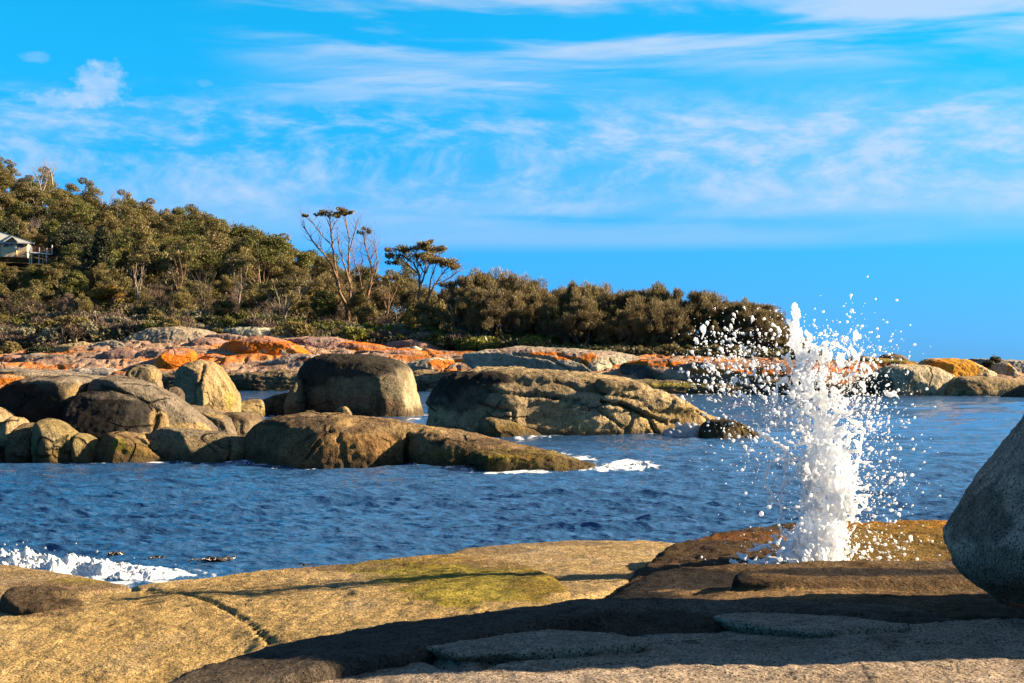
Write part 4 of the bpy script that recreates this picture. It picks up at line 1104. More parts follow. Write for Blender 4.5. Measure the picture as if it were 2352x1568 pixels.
def mat_foam(name, rgb):
    m, t = mat_new(name)
    pos = t.node('ShaderNodeNewGeometry').outputs['Position']
    n = t.noise(pos, 30.0, 3.0, 0.6)
    bp = t.node('ShaderNodeBump', ins={'Strength': 0.4, 'Distance': 0.02, 'Height': n})
    b = t.node('ShaderNodeBsdfPrincipled', ins={'Base Color': rgb + (1,), 'Roughness': 0.45, 'Specular IOR Level': 0.4,
                                                 'Normal': bp.outputs[0]})
    tr = t.node('ShaderNodeBsdfTranslucent', ins={'Color': rgb + (1,)})
    mx = t.node('ShaderNodeMixShader', ins={0: 0.5, 1: b.outputs[0], 2: tr.outputs[0]})
    o = t.node('ShaderNodeOutputMaterial')
    t.t.links.new(mx.outputs[0], o.inputs[0])
    return m


M_FOAM = mat_foam('spray_water', (.90, .91, .92))
M_WAVE = mat_foam('foam_water', (.40, .43, .46))
SPY = 16.2


def sp(px, py, dy=0.0):
    return P(px, py, SPY + dy)


def chain(line, r0, r1, step=2.2, wob=3.0, g=None, dy=0.0):
    """a string of overlapping beads along a picture-plane polyline, returned as centres and radii (px)"""
    g = g or np.random.default_rng(1)
    pts, rr = [], []
    line = np.array(line, dtype=float)
    seg = np.hypot(*np.diff(line, axis=0).T)
    L = np.concatenate([[0], np.cumsum(seg)])
    n = max(3, int(L[-1] / step))
    ph = g.random(4) * 6.28
    for i in range(n):
        s = L[-1] * i / (n - 1)
        x = np.interp(s, L, line[:, 0]) + wob * (math.sin(s / 9 + ph[0]) + .6 * math.sin(s / 4.3 + ph[1]))
        y = np.interp(s, L, line[:, 1]) + wob * .6 * math.sin(s / 6 + ph[2])
        t = i / (n - 1)
        r = (r0 + (r1 - r0) * t) * (0.72 + 0.38 * math.sin(s / 7.0 + ph[3]) + 0.35 * g.random())
        pts.append((x, y, dy + 0.03 * math.sin(s / 15 + ph[1])))
        rr.append(max(r, 1.1))
    return pts, rr


def union_mesh(name, pts, rr, voxel_px, smooth=3, amp_px=0.0, stretch=None):
    k = SPY / F
    c = [sp(x, y, d) for x, y, d in pts]
    me = balls_mesh(name, c, np.array(rr) * k, stretch)
    me = voxelize(me, voxel_px * k)
    laplace(me, smooth)
    if amp_px:
        co, no = get_co(me), get_no(me)
        d = fbm(co / (26 * k), 3) + 0.6 * fbm(co / (9 * k) + 4, 2)
        co += no * (d * amp_px * k)[:, None]
        set_co(me, co)
    me.polygons.foreach_set('use_smooth', np.ones(len(me.polygons), dtype=bool))
    return me


def make_splash():
    g = np.random.default_rng(21)
    root = empty('blowhole_spray', sp(1870, 1296))
    tag(root, 'tall white burst of seawater shooting up from the rocks, drops flying all around', 'splash')
    off = Vector(root.location)

    def part(name, me, kind=None):
        o = obj(name, me, M_FOAM, root)
        o.location = -off
        if kind:
            o['kind'] = kind
        return o
    prof = [(1300, 1855, 92), (1285, 1858, 84), (1260, 1868, 66), (1230, 1880, 60), (1200, 1893, 52), (1160, 1903, 60), (1120, 1910, 58), (1080, 1905, 62), (1050, 1898, 58), (1010, 1893, 42),
            (970, 1888, 40), (930, 1886, 42), (890, 1884, 36), (850, 1890, 38), (820, 1895, 44), (795, 1902, 46), (785, 1905, 36)]
    py, cx, hw = np.array(prof).T
    py, cx, hw = py[::-1], cx[::-1], hw[::-1]
    pts, rr = [], []
    # body carved by a stretched noise: dense below, torn into sheets and clots above
    n = 60000
    y = 1300 - 515 * g.random(n)
    w = np.interp(y, py, hw)
    c = np.interp(y, py, cx)
    u = g.uniform(-1.25, 1.25, n)
    v = g.uniform(-1, 1, n) * .8
    kk = SPY / F
    q = np.stack([(c + u * w) / 21, v * w / 21, y / 40], 1)
    fld = fbm(q + 3.3, 4, .6)
    rr_ = np.hypot(u, v)
    th = np.interp(y, [780, 860, 1000, 1060, 1200, 1300], [.22, .17, .13, -.06, -.15, -.16]) + .55 * np.clip(rr_ - .35, 0, None) ** 1.3 - .25 * np.clip(.35 - rr_, 0, None)
    ok = np.nonzero(fld > th)[0][:13000]
    for i in ok:
        pts.append((c[i] + u[i] * w[i], y[i], v[i] * w[i] * kk))
        rr.append(1.7 + min(9.0, 26 * (fld[i] - th[i])))
    for y in np.arange(1030, 1300, 4):      # solid core
        w = np.interp(y, py, hw)
        pts.append((np.interp(y, py, cx) + g.normal() * 5 + 8, y, g.normal() * .03))
        rr.append(w * (0.34 + 0.14 * g.random()))
    # ragged fingers flung out of the sides
    for _ in range(170):
        y = 1290 - 500 * g.random()
        w = np.interp(y, py, hw)
        c = np.interp(y, py, cx)
        s = -1 if g.random() < .5 else 1
        x0 = c + s * w * (.55 + .3 * g.random())
        L = 16 + 46 * g.random()
        a = math.radians(g.uniform(-70, 60))
        a2 = a + g.normal() * .6
        line = [(x0, y), (x0 + s * L * .5 * math.cos(a), y - L * .5 * math.sin(a)),
                (x0 + s * L * .5 * (math.cos(a) + math.cos(a2)), y - L * .5 * (math.sin(a) + math.sin(a2)))]
        p, r = chain(line, 3.5 + 4 * g.random(), 1.4 + 1.8 * g.random(), wob=1.5, g=g, dy=g.normal() * .12)
        pts += p
        rr += r
    part('column', union_mesh('column', pts, rr, 1.9, 2, 1.6))
    # second jet to the left, reaching highest
    pts, rr = [], []
    for line, a, b in (([(1862, 900), (1845, 850), (1832, 800), (1826, 760), (1830, 725), (1826, 700)], 13, 6),
                       ([(1838, 830), (1822, 790), (1818, 755), (1812, 735)], 9, 4),
                       ([(1845, 840), (1852, 800), (1858, 775), (1853, 757)], 9, 4),
                       ([(1830, 900), (1800, 870), (1788, 880), (1778, 930), (1768, 985)], 7, 3.0),
                       ([(1840, 920), (1812, 945), (1790, 965), (1772, 985), (1758, 1000)], 6, 3),
                       ([(1830, 880), (1820, 840), (1808, 815), (1812, 800)], 8, 3.2),
                       ([(1826, 700), (1822, 712), (1834, 722)], 6, 4)):
        p, r = chain(line, a, b, wob=2.4, g=g, dy=g.normal() * .08)
        pts += p
        rr += r
    for _ in range(90):
        t = g.random()
        y = 900 - 195 * t
        x = np.interp(y, [700, 760, 800, 850, 900], [1827, 1827, 1833, 1846, 1860]) + g.normal() * 8 * (1.3 - t)
        pts.append((x, y, g.normal() * .05))
        rr.append(3 + 6 * g.random())
    part('jet', union_mesh('jet', pts, rr, 2.0, 2, 1.2))
    # looping threads on the left and right
    threads = [
        [(1742, 985), (1756, 1003), (1785, 1018), (1805, 1030), (1800, 1048), (1768, 1062), (1758, 1090), (1762, 1120), (1780, 1150), (1794, 1165), (1790, 1190), (1792, 1215), (1796, 1240)],
        [(1800, 1030), (1808, 1055), (1800, 1085), (1806, 1105), (1790, 1130), (1775, 1142), (1758, 1160)],
        [(1850, 1050), (1835, 1075), (1825, 1090), (1800, 1110), (1795, 1135), (1785, 1160)],
        [(1850, 1060), (1838, 1085), (1842, 1115), (1850, 1140), (1846, 1160)],
        [(1690, 1270), (1705, 1280), (1725, 1286), (1745, 1290), (1790, 1285)],
        [(1720, 1264), (1745, 1258), (1775, 1245), (1800, 1240), (1812, 1265)],
        [(1960, 1010), (1975, 1025), (1978, 1045), (1965, 1060), (1972, 1085), (1960, 1110)],
        [(1950, 960), (1970, 975), (1985, 990), (1978, 1020)],
        [(1960, 1180), (1985, 1165), (1990, 1150), (1975, 1140)],
        [(1940, 1270), (1965, 1262), (1975, 1250)],
        [(1905, 800), (1922, 790), (1940, 800), (1948, 815)],
        [(1950, 800), (1965, 810), (1972, 830), (1960, 850)],
        [(2040, 905), (2056, 905), (2064, 915)],
        [(1962, 778), (1966, 760), (1975, 775)],
    ]
    for line in threads:
        p, r = chain(line, 6.0, 3.0, wob=2.0, g=g, dy=g.normal() * .1)
        part('thread', union_mesh('thread', p, r, 1.5, 2, 0.6))
    # flying drops
    P_, R_, S_ = [], [], []
    k = SPY / F

    def drop(x, y, r, d=0.25, vx=0.0, vy=0.0):
        P_.append(sp(x, y, g.normal() * d))
        R_.append(r * k)
        e = 1 + 0.5 * g.random()
        S_.append((1 + .35 * g.random(), 1.0, e) if g.random() < .6 else (e, 1.0, 1.0))
        if r > 1.2 and g.random() < .45:      # torn streak trailing back along its flight
            ax, ay = x - 1880, y - 1180
            n_ = math.hypot(ax, ay) + 1e-6
            ax, ay = ax / n_ + g.normal() * .35, ay / n_ + g.normal() * .35
            z0 = P_[-1][1] - SPY
            for j in range(1, 4):
                rj = r * (1 - .25 * j)
                P_.append(sp(x - ax * r * .95 * j, y - ay * r * .95 * j, z0))
                R_.append(rj * k)
                S_.append((1, 1, 1))
    for _ in range(900):       # cloud up and left of the column
        x = 1700 + g.normal() * 76
        y = 835 + g.normal() * 62
        if x < 1540 or y < 705:
            continue
        drop(x, y, 0.9 + 3.2 * g.random() ** 4, .4)
    for _ in range(520):       # lower left
        drop(1745 + g.normal() * 62, 960 + g.normal() * 85, 0.9 + 3.2 * g.random() ** 4, .4)
    for _ in range(1300):      # close round the column
        y = 760 + 535 * g.random()
        w = np.interp(y, py, hw)
        c = np.interp(y, py, cx)
        drop(c + g.normal() * w * 1.35, y, 0.9 + 4.0 * g.random() ** 4, .3)
    for _ in range(620):       # right, falling
        x = 1945 + abs(g.normal()) * 62
        drop(x, 905 + g.normal() * 80, 0.8 + 2.8 * g.random() ** 4, .4)
    for _ in range(260):
        drop(1990 + abs(g.normal()) * 60, 1060 + g.normal() * 110, 0.9 + 2.6 * g.random() ** 3, .4)
    for _ in range(2600):      # finest drops
        y = 770 + 530 * g.random()
        c = np.interp(y, py, cx)
        w = np.interp(y, py, hw)
        drop(c + g.normal() * w * 1.25, y, 0.45 + .55 * g.random(), .3)
    for _ in range(70):        # drops against the sky
        drop(1900 + g.normal() * 70, 745 + g.normal() * 35, 1.0 + 2.0 * g.random() ** 2, .3)
    for _ in range(150):       # low, over the weedy rock
        drop(1960 + g.normal() * 110, 1262 + g.normal() * 22, 1.0 + 2.6 * g.random() ** 2, .15)
    me = balls_mesh('droplets', P_, R_, np.array(S_))
    part('droplets', me, 'stuff')
    # medium clots torn off, irregular
    for (x, y, L, a, r) in ((1612, 752, 26, 60, 7), (1790, 752, 14, 80, 4), (1628, 838, 20, 30, 5), (1690, 872, 22, 120, 5), (1700, 905, 22, 20, 6), (1735, 850, 18, 100, 5), (1655, 800, 12, 50, 4), (1870, 808, 22, 95, 9),
                            (1985, 840, 20, 20, 9), (2052, 900, 26, 140, 4), (1975, 770, 16, 110, 4), (1982, 882, 16, 60, 6), (2105, 1120, 10, 90, 4), (2056, 1195, 14, 110, 5), (2064, 1180, 10, 60, 4), (1895, 845, 26, 80, 9),
                            (2092, 1232, 18, 70, 4), (1820, 905, 20, 70, 7), (1764, 868, 16, 40, 5), (1655, 895, 12, 10, 5)):
        a = math.radians(a)
        line = [(x, y), (x + L * .5 * math.cos(a), y + L * .5 * math.sin(a)), (x + L * math.cos(a + .5), y + L * math.sin(a + .5))]
        p, rr2 = chain(line, r, r * .5, wob=1.8, g=g, dy=g.normal() * .2)
        part('clot', union_mesh('clot', p, rr2, 1.5, 2, 0.8))
    # froth piled at the foot
    pts, rr = [], []
    for _ in range(260):
        x = 1855 + g.normal() * 70
        pts.append((x, 1296 - abs(g.normal()) * 12 * max(.2, 1 - abs(x - 1855) / 150), g.normal() * .18))
        rr.append(3 + 8 * g.random() ** 2)
    part('foot_froth', union_mesh('foot_froth', pts, rr, 2.4, 2, 2.0), 'stuff')


make_splash()


# ------------------------------------------------------------------ breaking wave and white water
def white_water(name, label, blobs, seed, voxel, amp, n=600, rmin=.04, rmax=.16):
    """lumpy foam: heaps along a crest line; blobs = [(px, py, height m, half width m)] resting on the water"""
    g = np.random.default_rng(seed)
    c, r = [], []
    b = np.array(blobs, dtype=float)
    m = n * 6
    for _ in range(m):
        t = g.random() * (len(b) - 1)
        i = int(t)
        q = b[i] + (b[min(i + 1, len(b) - 1)] - b[i]) * (t - i)
        Y = WY(q[1])
        x = (q[0] - CX) * Y / F + g.normal() * .06
        w = g.uniform(-1, 1)
        top = q[2] * (1 - abs(w) ** 1.4)
        c.append((x, Y + w * q[3], top * g.random() ** .5))
    c = np.array(c)
    fld = fbm(c / np.array([.34, .4, .26]) + seed, 4, .6)
    hi = c[:, 2] / b[:, 2].max()
    keep = fld > -.25 + .62 * hi ** 1.5
    c = c[keep]
    r = rmin + np.minimum(.16, .28 * (fld - (-.25 + .62 * hi ** 1.5))[keep]) * rmax / .075
    me = balls_mesh(name, c, r)
    me = voxelize(me, voxel)
    laplace(me, 2)
    co, no = get_co(me), get_no(me)
    d = fbm(co / .22 + seed, 3) + .6 * fbm(co / .07 + seed, 2)
    co += no * (d * amp)[:, None]
    c0 = co.mean(0)
    c0[2] = 0
    set_co(me, co - c0)
    me.polygons.foreach_set('use_smooth', np.ones(len(me.polygons), dtype=bool))
    o = obj(name, me, M_WAVE, loc=tuple(c0))
    tag(o, label, 'wave')
    return o


white_water('wave_splash', 'small burst of white water against the tail of the whale-shaped rock',
            [(1535, 1001, .25, .25), (1555, 1001, .55, .3), (1575, 1001, .65, .3), (1600, 1001, .35, .3), (1625, 1001, .12, .2)], 32, .035, .05, 420, .035, .11)


def froth_ridge(name, label, crest, seed, step=.016, spikes=10):
    """a tumbling crest as a displaced sheet of water: crest = [(px, py, height m, half width m)]"""
    g = np.random.default_rng(seed)
    b = np.array(crest, dtype=float)
    Yc = WY(b[:, 1])
    Xc = (b[:, 0] - CX) * Yc / F
    L = np.concatenate([[0], np.cumsum(np.hypot(np.diff(Xc), np.diff(Yc)))])
    n = int(L[-1] / step)
    s_ = np.linspace(0, L[-1], n)
    m = 90
    w = np.linspace(-1, 1, m)
    S, Wd = np.meshgrid(s_, w, indexing='ij')
    hh = np.interp(S, L, b[:, 2])
    hw_ = np.interp(S, L, b[:, 3])
    X = np.interp(S, L, Xc)
    Y = np.interp(S, L, Yc) + Wd * hw_
    q = np.stack([X.ravel(), Y.ravel(), 0 * X.ravel()], 1)
    n1 = fbm(q / .55 + seed, 3).reshape(S.shape)
    n2 = np.abs(fbm(q / np.array([.20, .26, 1]) + seed + 5, 4, .6)).reshape(S.shape)
    n3 = np.abs(fbm(q / .06 + seed + 9, 3, .6)).reshape(S.shape)
    prof = np.clip(1 - np.abs(Wd - .12 + .5 * n1) ** 1.6, 0, 1)
    Z = hh * prof * (.62 + .8 * n1 + .9 * n2) + hh * .28 * n3 * prof - .02
    Y = Y - .35 * Z      # the crest leans towards the shore
    co = np.stack([X.ravel(), Y.ravel(), Z.ravel()], 1)
    i = np.arange(n - 1)[:, None] * m + np.arange(m - 1)[None]
    quads = np.stack([i, i + m, i + m + 1, i + 1], -1).reshape(-1, 4)
    c0 = np.array([co[:, 0].mean(), co[:, 1].mean(), 0])
    me = quick_mesh(name, co - c0, quads)
    at = me.attributes.new('foam', 'FLOAT', 'POINT')
    endf = sstep(S, 0, .2) * sstep(S, L[-1], L[-1] - .8)
    at.data.foreach_set('value', (np.clip(.25 + 1.5 * prof, 0, 1.6) * (.35 + .65 * endf)).ravel().astype(np.float32))
    root = empty(name, tuple(c0))
    tag(root, label, 'wave')
    obj('crest', me, M_SEA, root)
    # spatter thrown up along the crest
    ps, rs = [], []
    for _ in range(spikes * 8):
        t = g.random() * L[-1]
        h = np.interp(t, L, b[:, 2])
        k = g.random() ** 2
        ps.append((np.interp(t, L, Xc) + g.normal() * .03 - c0[0], np.interp(t, L, Yc) + g.normal() * .12 - c0[1], h * (.75 + .75 * k)))
        rs.append(.004 + .018 * g.random() ** 4)
    o = obj('spatter', balls_mesh('spatter', ps, rs), M_WAVE, root)
    o['kind'] = 'stuff'
    return root


froth_ridge('breaking_wave', 'white breaking wave tumbling onto the near rocks at the left edge',
            [(-260, 1300, .40, .8), (-140, 1306, .36, .8), (-40, 1311, .30, .8), (30, 1312, .36, .75), (60, 1313, .44, .7), (110, 1317, .30, .75), (180, 1320, .33, .75), (250, 1323, .27, .7), (320, 1325, .22, .65), (390, 1324, .14, .55), (470, 1320, .03, .4)], 31)
froth_ridge('wave_wash', 'white wash streaming off the weedy tip of the long low rock',
            [(1330, 1083, .05, .9), (1380, 1079, .12, 1.0), (1430, 1075, .14, .9), (1480, 1073, .20, .6), (1510, 1075, .03, .4)], 33, .03, 20)


# ------------------------------------------------------------------ kelp
def kelp(label, px, py, s, seed):
    g = np.random.default_rng(seed)
    Y = WY(py)
    root = empty('kelp', ((px - CX) * Y / F, Y, 0.0))
    tag(root, label, 'seaweed', 'bull kelp floating off the near rocks')
    for k in range(10):
        a = g.uniform(0, 6.28)
        L = s * g.uniform(.25, .7)
        w = s * g.uniform(.07, .14)
        vs, fs = [], []
        n = 8
        lift = s * g.uniform(.01, .06)
        for i in range(n + 1):
            t = i / n
            x, y = math.cos(a) * L * t, math.sin(a + .8 * t) * L * t
            z = lift * math.sin(t * math.pi) + .015 + .02 * math.sin(t * 9 + k)
            ww = w * (1 - .75 * t ** 2)
            for q in (-1, 1):
                vs.append((x - math.sin(a) * ww * q, y + math.cos(a) * ww * q, z + .01 * q))
                vs.append((x - math.sin(a) * ww * q, y + math.cos(a) * ww * q, z - .012 + .01 * q))
        for i in range(n):
            b = i * 4
            fs += [(b, b + 2, b + 6, b + 4), (b + 1, b + 5, b + 7, b + 3), (b, b + 4, b + 5, b + 1), (b + 2, b + 3, b + 7, b + 6)]
        obj('blade', new_mesh('blade', vs, fs), M_KELP, root)


M_KELP = mat_plain('kelp_skin', (.045, .028, .012), .25, .5, .4, 9)
kelp('largest dark brown kelp clump floating off the near tan rock', 492, 1287, .55, 1)
kelp('small brown kelp tuft left of the largest clump', 365, 1283, .28, 2)
kelp('thin kelp strand just beside the tan whaleback rock', 700, 1302, .25, 3)
kelp('lone dark kelp frond above the breaking wave', 265, 1273, .22, 4)
# ------------------------------------------------------------------ trees and shrubs
class Tubes:
    def __init__(self):
        self.v, self.f = [], []

    def add(self, pts, radii, sides=6):
        b0 = len(self.v)
        n = len(pts)
        for i in range(n):
            p = Vector(pts[i])
            d = Vector(pts[min(i + 1, n - 1)]) - Vector(pts[max(i - 1, 0)])
            if d.length < 1e-6:
                d = Vector((0, 0, 1))
            d.normalize()
            u = d.orthogonal().normalized()
            w = d.cross(u)
            for k in range(sides):
                a = 2 * math.pi * k / sides
                self.v.append(tuple(p + (u * math.cos(a) + w * math.sin(a)) * radii[i]))
        for i in range(n - 1):
            for k in range(sides):
                a, b = b0 + i * sides + k, b0 + i * sides + (k + 1) % sides
                self.f.append((a, b, b + sides, a + sides))
        self.f.append(tuple(b0 + (n - 1) * sides + k for k in range(sides)))

    def mesh(self, name):
        return new_mesh(name, self.v, self.f)


def grow(tb, g, p, d, length, rad, depth, maxd, tips, spread=0.5, wig=0.22, up=0.15, ratio=0.74, nodes=None, kids=(2, 3)):
    n = 4
    pts, rr = [tuple(p)], [rad]
    q = Vector(p)
    d = Vector(d).normalized()
    for i in range(n):
        d = (d + Vector((g.normal() * wig, g.normal() * wig, g.normal() * wig * .6 + up * .3))).normalized()
        q = q + d * (length / n)
        pts.append(tuple(q))
        rr.append(rad * (1 - .38 * (i + 1) / n))
        if nodes is not None and depth >= 1:
            nodes.append((Vector(q), depth))
    tb.add(pts, rr, 6 if depth < 2 else 4)
    if depth >= maxd:
        tips.append((Vector(q), Vector(d)))
        return
    m = int(g.integers(kids[0], kids[1] + 1))
    a0 = g.uniform(0, 6.28)
    for k in range(m):
        a = a0 + 6.28 * k / m + g.normal() * .35
        u = d.orthogonal().normalized()
        w = d.cross(u)
        s = spread * g.uniform(.6, 1.3)
        nd = (d * math.cos(s) + (u * math.cos(a) + w * math.sin(a)) * math.sin(s) + Vector((0, 0, up))).normalized()
        grow(tb, g, q, nd, length * ratio * g.uniform(.75, 1.2), rr[-1] * (.80 if k == 0 else .66), depth + 1, maxd, tips, spread, wig, up, ratio, nodes, kids)


def leaf_quads(centres, radii, per, size, g, shape='leaf', up=0.5, shell=0.55, col_var=0.35):
    """leaf-sized faces scattered through ellipsoidal clumps; returns verts, quads, colour factor per vertex"""
    V, Q, C = [], [], []
    b = 0
    for c, r in zip(centres, radii):
        n = int(per * (0.7 + 0.6 * g.random()))
        d = g.normal(size=(n, 3))
        d /= np.linalg.norm(d, axis=1)[:, None]
        rad = shell + (1 - shell) * g.random(n) ** .6
        rad *= 0.85 + 0.3 * g.random(n)
        p = np.array(c)[None] + d * rad[:, None] * np.array(r)[None]
        if shape == 'needle':
            ax = d * .6 + np.array([0, 0, .75])[None] + g.normal(size=(n, 3)) * .35
        else:
            ax = g.normal(size=(n, 3)) + np.array([0, 0, -.2])[None]
        ax /= np.linalg.norm(ax, axis=1)[:, None]
        nn = d * .8 + np.array([0, 0, up])[None] + g.normal(size=(n, 3)) * .55
        side = np.cross(ax, nn)
        side /= np.linalg.norm(side, axis=1)[:, None] + 1e-9
        s = size * (0.65 + 0.7 * g.random(n))
        wdt = .16 if shape == 'needle' else .42
        L = ax * s[:, None]
        W = side * (s * wdt)[:, None]
        quad = np.stack([p - L, p + W, p + L, p - W], 1)
        V.append(quad.reshape(-1, 3))
        Q.append(np.arange(n * 4).reshape(n, 4) + b)
        cl = 1 + col_var * (g.random() - .5) * 2
        C.append(np.repeat(cl * (0.8 + 0.4 * g.random(n)), 4))
        b += n * 4
    return np.concatenate(V), np.concatenate(Q), np.concatenate(C)


def mat_leaf(name, rgb, rgb2):
    m, t = mat_new(name)
    rgb = tuple(x * ALB * f for x, f in zip(rgb, (1.18, 1.2, 1.6)))
    rgb2 = tuple(x * ALB * f for x, f in zip(rgb2, (1.18, 1.2, 1.6)))
    vc = t.node('ShaderNodeVertexColor', layer_name='Col').outputs['Color']
    rn = t.node('ShaderNodeObjectInfo').outputs['Random']
    c = t.mix(rn, rgb + (1,), rgb2 + (1,))
    c = t.mix(1.0, c, vc, 'MULTIPLY')
    b = t.node('ShaderNodeBsdfPrincipled', ins={'Base Color': c, 'Roughness': .55, 'Specular IOR Level': .25})
    tr = t.node('ShaderNodeBsdfTranslucent', ins={'Color': c})
    mx = t.node('ShaderNodeMixShader', ins={0: .28, 1: b.outputs[0], 2: tr.outputs[0]})
    o = t.node('ShaderNodeOutputMaterial')
    t.t.links.new(mx.outputs[0], o.inputs[0])
    return m


L_OLIVE = mat_leaf('leaf_olive', (.185, .150, .034), (.27, .20, .05))
L_GREEN = mat_leaf('leaf_green', (.125, .135, .022), (.21, .19, .03))
L_DARK = mat_leaf('leaf_dark', (.045, .055, .018), (.085, .085, .024))
L_SHEOAK = mat_leaf('leaf_sheoak', (.19, .140, .044), (.27, .195, .058))
L_GREY = mat_leaf('leaf_greygreen', (.26, .235, .105), (.33, .29, .14))
L_BROWN = mat_leaf('leaf_brown', (.20, .135, .072), (.27, .185, .10))
L_LIME = mat_leaf('leaf_lime', (.22, .24, .022), (.29, .28, .03))
L_GOLD = mat_leaf('leaf_gold', (.40, .22, .02), (.42, .25, .03))
W_PALE = mat_plain('bark_pale', (.50, .39, .28), .8, .2, .35, 3)
W_PINK = mat_plain('bark_salmon', (.33, .19, .11), .8, .2, .4, 2)
W_DARK = mat_plain('bark_dark', (.17, .125, .09), .9, .1, .4, 3)
W_DEAD = mat_plain('bark_bleached', (.45, .37, .29), .85, .1, .25, 3)

PROTO = {}


def tree_proto(key, trunk_me, crown, leaf_mat, wood_mat):
    if trunk_me is not None and wood_mat is not None:
        trunk_me.materials.append(wood_mat)
    cm = None
    if crown is not None:
        v, q, c = crown
        cm = quick_mesh('crown', v, q, smooth=False)
        add_color(cm, np.repeat(c[:, None], 3, 1))
        cm.materials.append(leaf_mat)
    PROTO[key] = (trunk_me, cm)


def build_protos():
    # gums: open pale limbs, leaf pads at the tips
    for k, (h, sp_, leaf) in enumerate(((10, .50, L_OLIVE), (11, .42, L_GREEN), (9, .6, L_OLIVE), (10, .5, L_GREEN))):
        g = np.random.default_rng(100 + k)
        tb, tips = Tubes(), []
        for s in range(1 + k % 2):
            grow(tb, g, (g.normal() * .2, g.normal() * .2, -.6), (g.normal() * .15, g.normal() * .15, 1), h * .34, .17, 0, 3, tips, sp_, .16, .16, .78)
        zs = [t[0].z for t in tips]
        sc = h / max(zs)
        c = [tuple(t[0] + Vector((0, 0, .2))) for t in tips]
        r = [(g.uniform(.9, 1.5), g.uniform(.9, 1.5), g.uniform(.45, .8)) for _ in tips]
        extra = [(x + g.normal() * .8, y + g.normal() * .8, z - abs(g.normal()) * .9) for x, y, z in c]
        c2 = c + extra
        r2 = r + [(q[0] * .8, q[1] * .8, q[2] * .8) for q in r]
        tree_proto('gum%d' % k, tb.mesh('trunk'), leaf_quads(c2, r2, 6600 / len(c2), .17, g, up=.8), leaf, W_PALE if k != 1 else W_PINK)
    # she-oaks: dome of upright streaky twigs over dark stems
    for k in range(4):
        g = np.random.default_rng(200 + k)
        tb, tips = Tubes(), []
        h = 8.0
        for s in range(4):
            a = g.uniform(0, 6.28)
            grow(tb, g, (math.cos(a) * .3, math.sin(a) * .3, -.6), (math.cos(a) * .38, math.sin(a) * .38, 1), h * .36, .13, 0, 2, tips, .42, .14, .2, .8)
        c, r = [], []
        for _ in range(46):
            d = g.normal(size=3)
            d /= np.linalg.norm(d)
            d[2] = abs(d[2]) * 1.1 - .20
            q = .62 + .38 * g.random()
            wob = 1 + .35 * math.sin(2.3 * math.atan2(d[1], d[0]) + k * 1.7) + .12 * g.normal()
            c.append((d[0] * 2.7 * q * wob, d[1] * 2.7 * q * wob, h * .52 + d[2] * h * .46 * q * (1 + .16 * g.normal())))
            r.append((g.uniform(.5, 1.15), g.uniform(.5, 1.15), g.uniform(.45, .85)))
        tree_proto('sheoak%d' % k, tb.mesh('trunk'), leaf_quads(c, r, 210, .23, g, 'needle', up=.6, shell=.3, col_var=.45), L_SHEOAK if k < 3 else L_OLIVE, W_DARK)
    # dense bushy trees
    for k, leaf in enumerate((L_OLIVE, L_GREEN, L_DARK, L_OLIVE, L_DARK)):
        g = np.random.default_rng(300 + k)
        tb, tips = Tubes(), []
        h = 7.5
        grow(tb, g, (0, 0, -.6), (g.normal() * .1, g.normal() * .1, 1), h * .3, .17, 0, 2, tips, .55, .15, .15, .8)
        c, r = [], []
        for _ in range(44):
            d = g.normal(size=3)
            d /= np.linalg.norm(d)
            d[2] = d[2] * .9 + .1
            q = .55 + .45 * g.random()
            c.append((d[0] * 2.7 * q, d[1] * 2.7 * q, h * .56 + d[2] * h * .38 * q))
            r.append((g.uniform(.6, 1.2), g.uniform(.6, 1.2), g.uniform(.5, .85)))
        tree_proto('bushy%d' % k, tb.mesh('trunk'), leaf_quads(c, r, 170, .17, g, up=.7, shell=.45, col_var=.5), leaf, W_DARK)
    # dark conifer
    g = np.random.default_rng(350)
    tb, c, r = Tubes(), [], []
    tb.add([(0, 0, -.6), (0, 0, 4), (.1, 0, 9)], [.16, .11, .03])
    for i in range(60):
        z = 1.2 + 8.0 * (i / 60)
        R = 2.3 * (1 - (z / 9.6) ** 1.4)
        a = g.uniform(0, 6.28)
        q = R * (.5 + .5 * g.random())
        c.append((math.cos(a) * q, math.sin(a) * q, z))
        r.append((.75, .75, .38))
    tree_proto('conifer', tb.mesh('trunk'), leaf_quads(c, r, 80, .24, g, up=.6), L_DARK, W_DARK)
    # dead trees
    for k in range(3):
        g = np.random.default_rng(400 + k)
        tb, tips = Tubes(), []
        h = 8.0
        for s in range(1 + (k > 0)):
            grow(tb, g, (g.normal() * .2, g.normal() * .2, -.6), (g.normal() * .25, g.normal() * .2, 1), h * .3, .14, 0, 4, tips, .55, .22, .12, .76)
        tree_proto('dead%d' % k, tb.mesh('trunk'), None, None, W_DEAD)
    # grey thickets of bare twigs
    for k in range(2):
        g = np.random.default_rng(450 + k)
        tb, tips = Tubes(), []
        for s in range(5):
            a = g.uniform(0, 6.28)
            grow(tb, g, (math.cos(a) * .4, math.sin(a) * .4, -.5), (math.cos(a) * .5, math.sin(a) * .5, 1), 1.7, .055, 0, 3, tips, .5, .2, .1, .8)
        c = [tuple(t[0]) for t in tips]
        r = [(.55, .55, .5)] * len(c)
        tree_proto('twiggy%d' % k, tb.mesh('trunk'), leaf_quads(c, r, 3800 / len(c), .17, g, 'needle', up=.4, shell=.1), L_BROWN, W_DEAD if k else W_DARK)
